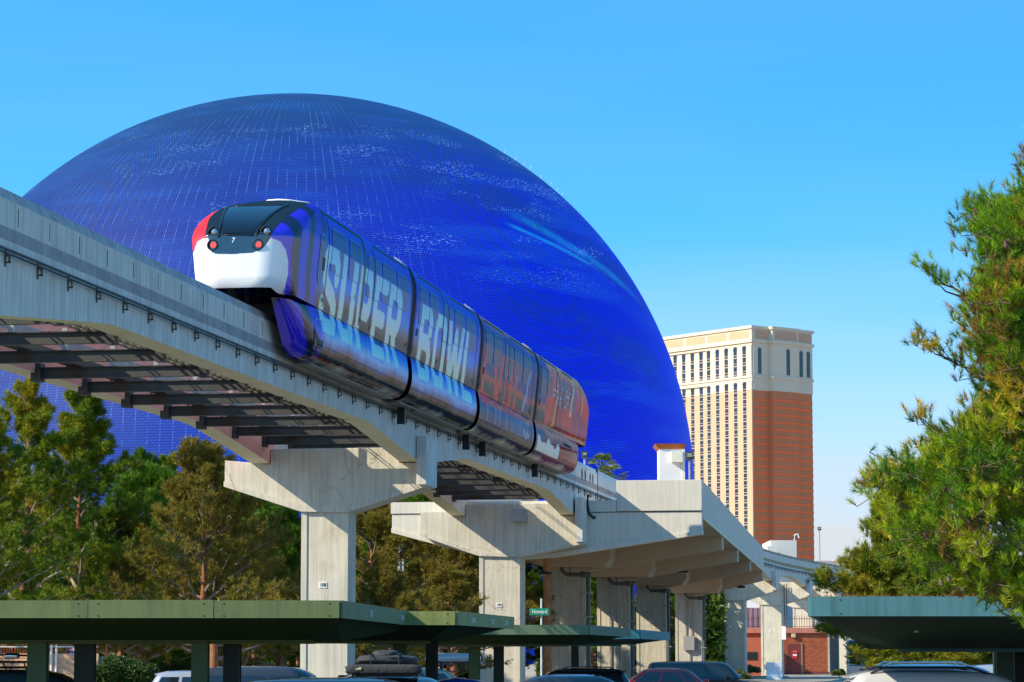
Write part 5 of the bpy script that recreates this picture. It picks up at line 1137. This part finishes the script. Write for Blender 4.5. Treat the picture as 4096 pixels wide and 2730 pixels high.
def mauve():
    Y = 305; a = AT(2975,2432,Y); b = AT(3042,2432,Y); t = thing('mauve_building', (a[0], Y, 0), 'mauve clad building between piers 114 and 115', 'building')
    part('wall', MB().bx(a[0]-3, b[0], Y, Y+8, -.5, a[2]), mk('mauve_cladding', (.34,.20,.24), .8, var=.05), t)
    x = a[0]-3
    while x < b[0]: part('rib', MB().bx(x, x+.08, Y-.06, Y, -.5, a[2]), MT['mauve_cladding'], t); x += .55
    part('pale_top', MB().bx(a[0]-3, b[0], Y+1, Y+8, a[2], a[2]+1.4), WHITE, t)
    a = AT(3205,2440,Y+8); b = AT(3310,2440,Y+8); t = thing('white_sheds', (a[0], Y+8, 0), 'sunlit white wall panels behind the roof fence of the brick building', 'shed')
    for i in range(6): w = (b[0]-a[0])/6; part('panel', MB().bx(a[0]+w*i+.05, a[0]+w*(i+1)-.3, Y+8, Y+9, -.5, AT(3205,2440+i*10,Y+8)[2]), CONC2, t)
mauve()
# hotel parking structure etc. behind trees, white houses glimpsed under the carports
for px0, px1, yt, Y, lb, c in ((575,640,2606,190,'white wall glimpsed under the trees left of the silver estate',WHITE),(1070,1118,2590,205,'pale yellow wall glimpsed between trunks left of pier 108',mk('pale_yellow_wall',(.72,.70,.48),.9))):
    a = AT(px0,yt,Y); b = AT(px1,yt,Y); tag(MB().bx(a[0], b[0], Y, Y+3, -.4, a[2]).build('garden_wall', c), lb, 'wall')
# white barrier
def barrier():
    Y = 236; a = AT(3065,2650,Y); b = AT(3128,2650,Y); x0, x1, zt = a[0], b[0], a[2]; g = -.45
    t = thing('traffic_barrier', ((x0+x1)/2, Y, g), 'white plastic traffic barrier at the foot of pier 115', 'barrier')
    sec = lambda x: [(x,Y-.38,g),(x,Y-.36,g+.35),(x,Y-.2,g+.6),(x,Y-.14,zt),(x,Y+.14,zt),(x,Y+.2,g+.6),(x,Y+.36,g+.35),(x,Y+.38,g)]
    part('body', MB().prism(sec(x0), sec(x1)), mk('barrier_white', (.70,.74,.78), .5, var=.1), t, bevel=.05)
    part('end_lug', MB().bx(x0-.15, x0, Y-.12, Y+.12, g+.9, g+1.3), MT['barrier_white'], t, bevel=.03)
barrier()
# signs and poles
def street_sign():
    Y = 128; a = AT(2118,2462,Y); b = AT(2196,2434,Y); t = thing('street_sign', (a[0], Y, -.45), 'green Howard street sign left of the orange trunk by pier 110', 'street sign')
    part('blade', MB().bx(a[0], b[0], Y-.02, Y+.02, a[2], b[2]), mk('sign_green', (.0,.30,.17), .5), t); part('pole', MB().cyl(((a[0]+b[0])/2+.1, Y+.08, -.45), .04, b[2]+.9, 8), WHITE, t)
    mb = MB(); add_text(mb, 'Howard', .24, ((a[0]+b[0])/2+.02, Y-.03, (a[2]+b[2])/2), (1,0), (0,-1), depth=.006, bold=.006, xs=.9); add_text(mb, 'S', .10, (a[0]+.06, Y-.03, b[2]-.08), (1,0), (0,-1), depth=.006); part('lettering', mb, WHITE, t)
street_sign()
def work_sign():
    Y = 105; c = AT(3600, 2636, Y); r = .36; t = thing('roadwork_sign', (c[0], Y, -.45), 'orange diamond roadwork sign seen under the teal carport', 'road sign')
    part('panel', MB().prism([(c[0]-r,Y,c[2]),(c[0],Y,c[2]-r),(c[0]+r,Y,c[2]),(c[0],Y,c[2]+r)], [(c[0]-r,Y+.03,c[2]),(c[0],Y+.03,c[2]-r),(c[0]+r,Y+.03,c[2]),(c[0],Y+.03,c[2]+r)]), mk('sign_orange', (.85,.17,.01), .5), t)
    mb = MB(); add_text(mb, 'END', .12, (c[0], Y-.01, c[2]+.08), (1,0), (0,-1), depth=.006, bold=.003); add_text(mb, 'ROAD', .13, (c[0], Y-.01, c[2]-.08), (1,0), (0,-1), depth=.006, bold=.003); part('lettering', mb, BLACK, t)
    part('leg', MB().bx(c[0]-.03, c[0]+.03, Y+.04, Y+.1, -.45, c[2]), STEEL, t)
work_sign()
def lamp_pole(px, ytop, Y, r, mat, label, arm=False):
    a = AT(px, ytop, Y); t = thing('light_pole', (a[0], Y, ground_z(Y)), label, 'light pole'); part('pole', MB().tube([(a[0],Y,-.5),(a[0],Y,a[2])], [r*1.2, r], 10), mat, t)
    if arm: part('head', MB().bx(a[0]-.15, a[0]+.45, Y-.12, Y+.12, a[2]-.05, a[2]+.1), mat, t)
lamp_pole(3502, 2168, 100, .085, CARBK, 'black parking lot light pole in front of the mid-right pine', True)
lamp_pole(1600, 2185, 150, .13, mk('pale_blue_pole', (.40,.47,.50), .5, .3, var=.2), 'pale blue-grey pole among the pines between piers 108 and 109')
lamp_pole(1614, 2236, 151, .07, MT['pale_blue_pole'], 'thinner pole beside the pale blue-grey pole')
def signal(px, py, Y, lb):
    c = AT(px, py, Y); t = thing('traffic_signal', c, lb, 'traffic signal'); O_ = mk('signal_yellow', (.80,.33,.01), .5)
    part('backplate', MB().tube([(c[0]-.28,Y,c[2]-1.0),(c[0]-.28,Y,c[2]+.2),(c[0]+.28,Y,c[2]+.2),(c[0]+.28,Y,c[2]-1.0)], .06, 6), O_, t); part('housing', MB().bx(c[0]-.2, c[0]+.2, Y-.02, Y+.15, c[2]-1.0, c[2]+.1), BLACK, t)
    part('mast', MB().tube([(c[0]+.3,Y,c[2]-.2),(c[0]+2.6,Y,c[2]-.1)], .05, 6), MT['galvanised'], t)
signal(1702, 2368, 185, 'yellow-framed traffic signal among the trunks between piers 108 and 109')
def truck():
    Y = 190; a = AT(1625,2375,Y); b = AT(1780,2430,Y); t = thing('white_truck', (a[0], Y, 0), 'white truck cab half hidden by trunks between piers 108 and 109', 'truck')
    part('cab', MB().bx(a[0], a[0]+1.2, Y, Y+2, 0, a[2]), WHITE, t, bevel=.1); part('box', MB().bx(a[0]+1.3, b[0], Y, Y+2.2, .6, a[2]+.1), mk('truck_grey', (.45,.47,.50), .5), t); part('windscreen', MB().bx(a[0]+.15, a[0]+1.0, Y-.03, Y, a[2]-1.0, a[2]-.35), CARGL, t)
    for x in (.5, 2.0): part('wheel', MB().cyl((a[0]+x, Y-.05, .45), .45, .3, 14, axis='y'), BLACK, t)
truck()
# ================================================================== VEGETATION
BARK = mk('orange_bark', (.33,.125,.055), .95, var=.35, vscale=5, fine=.4, bump=1.0, bscale=14); TWIG = mk('pale_twig', (.30,.24,.19), .9, var=.3, vscale=3)
NEED = mk('pine_needles', (1,1,1), .55, var=0, attr='paint', trans=.18, spec=.2); LEAF = mk('broad_leaves', (1,1,1), .5, var=0, attr='paint', trans=.25)
rng = np.random.default_rng(11)
def tuft_mesh(name, C, A, ln, wd, K, cols, parent, mat=None, spread=.55, origin=(0,0,0)):
    n = len(C); C = np.repeat(C, K, 0); A = np.repeat(A, K, 0); cc = np.repeat(cols, K, 0)*rng.uniform(.8, 1.15, (n*K, 1)); m = n*K
    d = A+rng.normal(0, spread, (m, 3)); d /= np.linalg.norm(d, axis=1)[:, None]+1e-9; p = np.cross(d, rng.normal(0, 1, (m, 3))); p /= np.linalg.norm(p, axis=1)[:, None]+1e-9
    l = ln*rng.uniform(.65, 1.1, (m, 1)); base = C+d*l*.05
    V = np.empty((m, 3, 3)); V[:,0] = base+p*wd/2; V[:,1] = base-p*wd/2; V[:,2] = base+d*l; V = V.reshape(-1, 3)-np.array(origin)
    me = bpy.data.meshes.new(name); me.vertices.add(len(V)); me.vertices.foreach_set('co', V.astype(np.float32).ravel()); me.loops.add(m*3); me.loops.foreach_set('vertex_index', np.arange(m*3, dtype=np.int32)); me.polygons.add(m)
    me.polygons.foreach_set('loop_start', np.arange(0, m*3, 3, dtype=np.int32)); me.polygons.foreach_set('loop_total', np.full(m, 3, np.int32)); me.update(calc_edges=True); me.materials.append(mat or NEED); setcol(me, np.repeat(cc, 3, 0))
    o = bpy.data.objects.new(name, me); COL.objects.link(o); o.parent = parent; ORG[o.name] = origin; return o
def pine(label, h, spread, seed, pal, nb=46, low=.16, shape=1.0, tufts=17, loc=(0,0,0), name='pine_tree', bare=.25, cat='pine tree', dens=1.0):
    rn = random.Random(seed); t = thing(name, loc, label, cat); t.location = loc; O = (0,0,0)
    pts = [(0,0,-.3)]; x = y = 0
    for i in range(1, 9): x += rn.uniform(-.06,.06)*h/8; y += rn.uniform(-.06,.06)*h/8; pts.append((x, y, h*.97*i/8))
    r0 = .017*h+.03; part('trunk', MB().tube(pts, [r0*(1-.88*i/8) for i in range(9)], 9), BARK, t, origin=O, smooth=True)
    def tr(z): f = z/(h*.97)*8; i = min(7, max(0, int(f))); k = f-i; return Vector([pts[i][q]*(1-k)+pts[i+1][q]*k for q in range(3)])
    lb = MB(); Cs = []; As = []
    for b in range(nb):
        u = (b+rn.random()*.8)/nb; z = h*(low+(0.98-low)*u); az = b*2.4+rn.uniform(-.5,.5)
        pr = (1-u)**.75*1.0+.10; pr *= (.55+.45*math.sin(min(1, (u+.12)*2.6)*math.pi/2)); L_ = spread*pr*rn.uniform(.72,1.15)*shape
        up = R(rn.uniform(2,26)+u*34); P = tr(z); d = Vector((math.cos(az)*math.cos(up), math.sin(az)*math.cos(up), math.sin(up)))
        bp = [P]
        for k in range(1, 6): dd = (d+Vector((rn.uniform(-.22,.22),rn.uniform(-.22,.22),rn.uniform(-.1,.22)))).normalized(); bp.append(bp[-1]+dd*L_/5)
        rb = .010*h*(1-u)*.6+.022; lb.tube(bp, [rb*(1-.8*k/5) for k in range(6)], 5)
        tips = []
        for k in range(1, 6):
            nt = 3 if k < 5 else 4
            for q in range(nt):
                if k == 1 and rn.random() < .7: continue
                sd = Vector((rn.uniform(-1,1),rn.uniform(-1,1),rn.uniform(-.25,.8))).normalized(); tw = (d*.8+sd).normalized()*L_*rn.uniform(.12,.30)+Vector((0,0,.02)); e = bp[k]+tw
                if rn.random() < .6: lb.tube([bp[k], bp[k]+tw*.5+Vector((0,0,-.03)), e], [rb*.35, rb*.25, .008], 4)
                tips.append((bp[k], e, k))
        for (a, e, k) in tips:
            if rn.random() < bare*(1-k/6): continue
            m = max(3, int(tufts*rn.uniform(.5,1.2)*dens))
            f = rng.uniform(.25, 1.12, (m, 1)); c = np.array(a)[None]*(1-f)+np.array(e)[None]*f+rng.normal(0, .10, (m, 3)); Cs.append(c)
            ax = np.array((e-a).normalized())[None]*.7+np.array([0,0,.55])+rng.normal(0, .2, (m, 3)); As.append(ax)
    part('branches', lb, TWIG, t, origin=O)
    C = np.concatenate(Cs); A = np.concatenate(As); n = len(C)
    pal = np.array(pal); from_noise = np.sin(C[:,0]*1.7+seed)+np.sin(C[:,1]*1.9+2)+np.sin(C[:,2]*1.3+seed*2); k = np.clip((from_noise+3)/6+rng.normal(0,.16,n), 0, .999)*(len(pal)-1); i = k.astype(int); f = (k-i)[:,None]
    tuft_mesh('crown', C, A, .26, .026, 15, pal[i]*(1-f)+pal[np.minimum(i+1, len(pal)-1)]*f, t)
    # cones
    cm = MB()
    for q in range(40):
        c = C[rng.integers(0, n)]; cm.cyl((c[0], c[1], c[2]-.05), .05, .12, 5, r2=.02)
    tag(part('cones', cm, mk('cone_brown', (.10,.05,.03), .9), t, origin=O), kind='stuff')
    return t
G1 = [(.07,.14,.007),(.13,.21,.009),(.22,.27,.010),(.33,.27,.016)]; G2 = [(.05,.13,.008),(.08,.18,.010),(.15,.24,.012)]; OL = [(.17,.16,.016),(.23,.20,.022),(.27,.20,.035),(.12,.15,.012)]; YG = [(.13,.19,.012),(.22,.25,.016),(.32,.28,.02)]
def at_tree(px, Y): return (AT(px, 2600, Y)[0], Y, -.45)
def tree_h(ytop, Y): return AT(0, ytop, Y)[2]+.45
pA = pine('tall green pine against the sphere, second from the left edge, trunk showing', tree_h(1560,126), 4.3, 3, G1, nb=60, tufts=22, loc=at_tree(325,126), low=.14)
pB = pine('tall loose-topped pine nearest the left edge', tree_h(1530,120), 3.9, 8, G1, nb=48, loc=at_tree(108,120), low=.14, tufts=19, bare=.35)
pC = pine('olive-brown pine left of pier 108 with pale bare twigs', tree_h(1810,118), 4.2, 21, OL, nb=54, loc=at_tree(815,118), shape=1.08, tufts=20, bare=.35)
pD = pine('dense round green pine in the gap left of pier 108', tree_h(2045,130), 3.6, 34, G2, nb=52, loc=at_tree(1110,130), low=.1, tufts=24)
def copy_pine(src, label, px, ytop, Y, rz, sx=1.0):
    c = copy_tree(src); h0 = tree_h(1560,126) if src is pA else tree_h(1530,120) if src is pB else tree_h(1810,118) if src is pC else tree_h(2045,130)
    k = tree_h(ytop, Y)/h0; c.location = at_tree(px, Y); c.rotation_euler = (0,0,rz); c.scale = (k*sx, k*sx, k); c['label'] = label; c['group'] = 'pines behind the guideway'; return c
for p in (pA, pB, pC, pD): p['group'] = 'pines behind the guideway'
for a in [(pD,'dark pine filling the gap between the two tall left pines and the olive one',560,1900,150,1.0,1.15),(pD,'bright green upright pine top against the sphere, left of the olive pine',560,1850,165,2.1,.6),
          (pA,'green pine top against the sphere, just left of the olive pine',660,1835,170,3.0,.7),(pC,'olive pine low between the second tall pine and the gap',480,2060,128,4.0,1.1),(pA,'green pine cut by the left edge',-70,1700,112,2.0,1.1),
          (pD,'dark green pine behind the left edge trees',200,1980,150,5.0,1.2),(pD,'dark pine in the shade behind the cap of pier 108',980,1960,160,.4,1.2),(pC,'olive pine low beside pier 108',960,2110,124,2.6,1.1),
          (pC,'olive pine just right of pier 108',1490,1960,140,1.2,1.15),(pD,'dark pine between piers 108 and 109',1640,1960,165,2.2,1.3),(pC,'olive pine left of pier 109',1820,1990,150,.2,1.2),
          (pA,'green pine behind the pale pole',1560,1900,175,.9,1.3),(pC,'low olive pine over the second carport, left',1540,2300,120,5.2,1.2),(pC,'low olive pine over the second carport, right',1790,2290,124,3.3,1.2),
          (pD,'dark pine behind pier 109 and the street sign',2055,2150,175,2.9,1.1),(pD,'dark pine seen between piers 110 and 111',2370,2290,232,1.4,1.2),(pD,'dark pine seen in the slot right of pier 112',2690,2330,235,1.9,1.2),(pD,'dark tree seen between piers 113 and 114',2836,2330,262,4.4,.9),
          (pD,'dark pine closing the view behind the olive pine',760,2010,172,3.6,1.6),(pD,'dark pine far behind the left edge',30,1950,170,4.1,1.5),(pA,'pine behind the olive pine on its right',905,1890,150,1.1,.9)]:
    copy_pine(*a)
pR = pine('mid-distance green pine right of the curving guideway', tree_h(2040,92), 2.9, 55, YG, nb=60, loc=at_tree(3625,92), low=.22, tufts=24, bare=.1)
c = copy_tree(pR); c.location = at_tree(3900, 78); c.rotation_euler = (0,0,2.2); c.scale = (1.1,1.1,.62); c['label'] = 'low yellow-green pine just above the teal carport, right'
c = copy_tree(pR); c.location = at_tree(3860, 125); c.rotation_euler = (0,0,4.2); c.scale = (1.0,1.0,.7); c['label'] = 'low pine behind the teal carport, seen under its beam'
c = copy_tree(pR); c.location = at_tree(3560, 210); c.rotation_euler = (0,0,1.2); c.scale = (1.1,1.1,.6); c['label'] = 'small far pine by the black light pole, seen under the teal carport'
# trunk between pier 109 and pier 110
tp = thing('palm_tree', at_tree(2188,134), 'thick orange-brown trunk standing between piers 109 and 110', 'tree')
part('trunk', MB().tube([(tp.location.x,134,-.5),(tp.location.x+.02,134,3),(tp.location.x,134,7.5)], [.24,.19,.18], 12), mk('fibre_bark', (.42,.17,.06), .95, var=.4, vscale=4, fine=.4, bump=1.0), tp)
for px, Y, r, lb in ((862,102,.17,'shaggy-barked trunk seen between the left carport posts'),(1022,138,.10,'leaning pale trunk under the carport left of pier 108'),(1160,140,.10,'thin trunk beside the lower left of pier 108'),(1196,142,.09,'slim orange trunk touching the left edge of pier 108')):
    q = at_tree(px, Y); o = MB().tube([(q[0],Y,-.5),(q[0]-.05,Y,1.2),(q[0]-.15,Y,3.2)], [r*1.15,r,r*.9], 9).build('tree_trunk', BARK, smooth=True); tag(o, lb, 'tree trunk')
def bush(label, c, d, n, cols, ln=.14, wd=.10, K=6, name='bush', cat='bush', spread=.9):
    t = thing(name, (c[0], c[1], c[2]-d[2]), label, cat); th = rng.normal(0,1,(n,3)); th /= np.linalg.norm(th,axis=1)[:,None]; rr = rng.uniform(.72,1.02,(n,1)); th[:,2] = np.abs(th[:,2])*1.0-.15
    lump = 1+.16*np.sin(th[:,:1]*5+c[0])+.14*np.sin(th[:,1:2]*6)+.1*np.sin(th[:,2:3]*7)
    C = np.array(c)-np.array([0,0,d[2]*.6])+th*rr*lump*np.array(d)*np.array([1,1,1.6]); pal = np.array(cols); i = rng.integers(0, len(pal), n)
    tuft_mesh('foliage', C, th, ln, wd, K, pal[i], t, LEAF, spread=spread, origin=tuple(t.location)); 
    part('stems', MB().tube([(c[0],c[1],c[2]-d[2]-.3),(c[0],c[1],c[2])], .05, 6), TWIG, t); return t
HG = [(.035,.07,.012),(.05,.10,.015),(.09,.14,.02)]
bush('rounded dark green shrub beside the corrugated gate', AT(490,2680,108), (1.15,.8,.62), 2600, HG)
bush('low clipped shrub behind the silver estate', AT(1080,2690,140), (2.6,.7,.5), 2200, HG)
bush('shrub under the trees left of the shaggy trunk', AT(740,2680,130), (1.8,.8,.45), 1500, HG)
for px, py, Y, s, lb in ((2960,2700,246,.9,'low shrub at the foot of pier 114'),(3003,2676,256,.75,'small yellow-green shrub on the sandy bed'),(3357,2690,260,.6,'small shrub at the right corner of the brick building')):
    c = AT(px,py,Y); bush(lb, c, (s,.6,s*.55), 700, [(.12,.15,.03),(.18,.19,.04)], ln=.16, wd=.07)
bush('ivy-green hedge strip seen between piers 112 and 113', AT(2675,2640,238), (.7,.5,1.8), 900, [(.12,.22,.02),(.16,.26,.03)])
n = 14000; xa_, xb_ = AT(2150,2600,250)[0], AT(2890,2600,250)[0]; C = np.stack([rng.uniform(xa_, xb_, n), rng.uniform(246, 256, n), rng.uniform(0, 1, n)], -1); C[:,2] = -.4+C[:,2]*(7.6+.8*np.sin(C[:,0]*1.1)+.5*np.sin(C[:,0]*2.7))
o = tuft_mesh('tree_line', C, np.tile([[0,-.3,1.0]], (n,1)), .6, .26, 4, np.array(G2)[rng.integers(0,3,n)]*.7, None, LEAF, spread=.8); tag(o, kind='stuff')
# spiky plant
c = AT(2858,2668,205); t = thing('spiky_plant', (c[0],c[1],ground_z(205)), 'bright spiky yucca between piers 113 and 114', 'plant'); n = 60; C = np.repeat(np.array([[c[0],c[1],c[2]-.2]]), n, 0); a = rng.uniform(0, 6.28, n); A = np.stack([np.cos(a), np.sin(a), rng.uniform(.2,1.3,n)], -1)
tuft_mesh('leaves', C, A*2, 1.0, .10, 3, np.tile([[.20,.30,.03]], (n,1)), t, LEAF, spread=.2, origin=tuple(t.location)); part('stem', MB().tube([(c[0],c[1],-.5),(c[0],c[1],c[2])], .1, 6), BARK, t)
# undergrowth and hedges behind the parking lot
mbC = []; 
n = 42000; C = np.stack([rng.uniform(-26, -1, n), rng.uniform(170, 192, n), rng.uniform(-.4, 1.0, n)**1.0*1.0], -1); C[:,2] = -.4+rng.uniform(0, 1, n)*(8.3+1.4*np.sin(C[:,0]*1.3)+.8*np.sin(C[:,0]*3.1))
t = bpy.data.objects.new('tmp', None)
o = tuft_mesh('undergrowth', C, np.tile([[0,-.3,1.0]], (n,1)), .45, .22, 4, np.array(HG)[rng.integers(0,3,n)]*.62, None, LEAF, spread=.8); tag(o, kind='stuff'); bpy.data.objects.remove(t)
# fan palms behind the platform
def fan_palm(px, py, Y, r, seed, lb):
    c = AT(px, py, Y); rn = random.Random(seed); t = thing('fan_palm', (c[0], Y, -.45), lb, 'palm tree')
    part('trunk', MB().tube([(c[0],Y,-.5),(c[0],Y,c[2])], [.28,.2], 8), MT['fibre_bark'], t)
    for k in range(20):
        az = rn.uniform(0, 6.28); el = rn.uniform(-.5, 1.3); d = Vector((math.cos(az)*math.cos(el), math.sin(az)*math.cos(el), math.sin(el))); e = Vector(c)+d*r*.62; mb = MB(); mb.tube([c, e], .02, 4)
        s1 = d.cross(Vector((0,0,1))).normalized(); s2 = d.cross(s1)
        for q in range(13):
            a = R(-75+q*12.5); v = (d*math.cos(a)+s1*math.sin(a)); tip = e+v*r*.55+Vector((0,0,-.12*r*abs(math.sin(a))-.05)); w = s2*.02+v.cross(s2)*.045; mb.add([e, e+v*r*.28+w, tip, e+v*r*.28-w], [(0,1,2,3)])
        part('frond', mb, mk('palm_green', (.13,.20,.05), .5, var=.3, vscale=3, trans=.25), t)
fan_palm(2400, 1880, 175, 1.15, 4, 'fan palm rising behind the white switch beam, left one'); fan_palm(2448, 1912, 185, 1.1, 9, 'fan palm rising behind the white switch beam, right one')
# big near pine at the right edge
def near_pine():
    Y0 = 33.0; rn = random.Random(5); tx = AT(4560, 2000, Y0)[0]
    t = thing('pine_tree', (tx, Y0+.6, -.45), 'large close pine with long needles filling the right edge', 'pine tree')
    part('trunk', MB().tube([(tx,Y0+.8,-.6),(tx+.1,Y0+.8,3),(tx,Y0+.8,5.6),(tx-.1,Y0+.8,8.0)], [.24,.20,.12,.03], 10), BARK, t, smooth=True)
    prof = [(560,4130),(700,4060),(820,3985),(860,3860),(900,3828),(980,3850),(1060,3900),(1120,3880),(1180,3840),(1250,3800),(1330,3850),(1400,3830),(1500,3850),(1560,3900),(1620,3860),(1700,3800),(1780,3770),(1850,3760),(1880,3600),(1930,3520),(1990,3530),(2060,3570),(2150,3620),(2230,3680),(2300,3800),(2350,3900),(2400,4020),(2440,4150),(2480,4300)]
    ys = [p[0] for p in prof]; xs = [p[1] for p in prof]
    lb = MB(); Cs = []; As = []; cl = []; cones = MB()
    def shoot(p, d, m, tone, L_=.11):
        d = d.normalized(); k = 6
        f = rng.uniform(0, 1, (m, 1)); c = np.array(p)[None]+np.array(d)[None]*f*L_; Cs.append(c); As.append(np.tile(np.array(d)*1.15, (m, 1))); cl.append(np.tile(tone, (m, 1))*rng.uniform(.85,1.15,(m,1)))
    tones = [np.array(x) for x in ((.14,.29,.008),(.22,.37,.010),(.40,.47,.014),(.50,.37,.020),(.08,.19,.010),(.26,.15,.03))]
    # lobes
    lobes = []
    for q in range(430):
        y = rn.uniform(600, 2480); xl = np.interp(y, ys, xs); x = xl+(120 if y < 1800 else 60)+(abs(rn.gauss(0, 1))*230 if q % 2 else rn.uniform(0, max(60, 4420-xl)))
        if q < 110: x = xl+rn.uniform(*((110, 190) if y < 1800 else (40, 130)))
        lobes.append((x, y, Y0+rn.uniform(-1.6, 1.8)*(1 if x > xl+150 else .5)))
    for q in range(190):
        y = rn.uniform(760, 2440); xl = np.interp(y, ys, xs); lobes.append((rn.uniform(xl+190, 4330), y, Y0+rn.uniform(1.4, 2.6)))
    for x, y in ((3700,1075),(3730,1110),(3790,1130),(3690,1365),(3720,1380),(3770,1400),(3830,1440),(3680,1670),(3700,1700),(3760,1740),(3720,1780),(3490,1945),(3530,1960),(3580,1925),(3600,1990),(3650,1910),(3740,1810),(3960,2395),(4050,2420)): lobes.append((x, y, Y0+rn.uniform(-.4,.4)))
    for (x, y, Yq) in list(lobes):      # the side away from the frame
        if rn.random() < .42 and x < 4500: lobes.append((9120-x+rn.uniform(-40, 40), y+rn.uniform(-60, 60), Yq+rn.uniform(-.6, 1.6)))
    for q in range(70): lobes.append((4560+rn.gauss(0, 1)*(60+q*3), 470+q*6+rn.uniform(0, 80), Y0+.8+rn.gauss(0, .5)))
    for (x, y, Yq) in lobes:
        c = Vector(AT(x, y, Yq)); tone = tones[rn.choice((0,0,1,1,2,2,3,4,4,5))]; inner = Vector((tx, Y0+.8, max(1.5, c.z-.8)))
        w = (c-inner); k = min(.40, w.length*.6); a = c-w.normalized()*k+Vector((0,0,-.1)); lb.tube([a, (a+c)/2+Vector((rn.uniform(-.06,.06),rn.uniform(-.06,.06),-.05)), c], [.014,.010,.005], 5)
        out = (w.normalized()*.75+Vector((0,0,1.0))).normalized(); ns = rn.randint(20, 30); rad = .17 if x > np.interp(y, ys, xs) else .07
        if rad < .1: ns = 9
        for s in range(ns):
            o = Vector((rn.gauss(0,1), rn.gauss(0,1), rn.gauss(0,.8)))*rad; d = out+Vector((rn.gauss(0,.45), rn.gauss(0,.45), rn.gauss(0,.4))); p = c+o; shoot(p, d, 23, tone*(.9 if s % 3 else 1.15))
            if s % 3 == 0: lb.tube([c, p, p+d.normalized()*.12], [.006,.005,.003], 4)
            if s == 4 and rn.random() < .5: q = p; cones.loft([[(q.x+r*math.cos(2*PI*k/8), q.y+r*math.sin(2*PI*k/8), q.z+zz) for k in range(8)] for r, zz in ((.008,-.05),(.028,-.03),(.03,0),(.015,.04))])
    part('branches', lb, mk('near_branch_bark', (.17,.11,.07), .95, var=.3, vscale=8), t)
    C = np.concatenate(Cs); A = np.concatenate(As); cc = np.concatenate(cl)
    tuft_mesh('crown', C, A, .12, .0062, 2, cc, t, spread=.50, origin=tuple(t.location))
    tag(part('cones', cones, mk('near_cone', (.25,.15,.10), .8), t), kind='stuff')
near_pine()
# fallen needles on the teal roof
n = 900; C = np.stack([rng.uniform(X(3246,43)+.1, 12, n), rng.uniform(43.05, 46, n), np.full(n, 2.53)], -1)
o = tuft_mesh('fallen_needles', C, np.tile([[0,0,.15]], (n,1)), .09, .012, 3, np.tile([[.28,.13,.05]], (n,1)), None, NEED, spread=1.0); tag(o, kind='stuff')
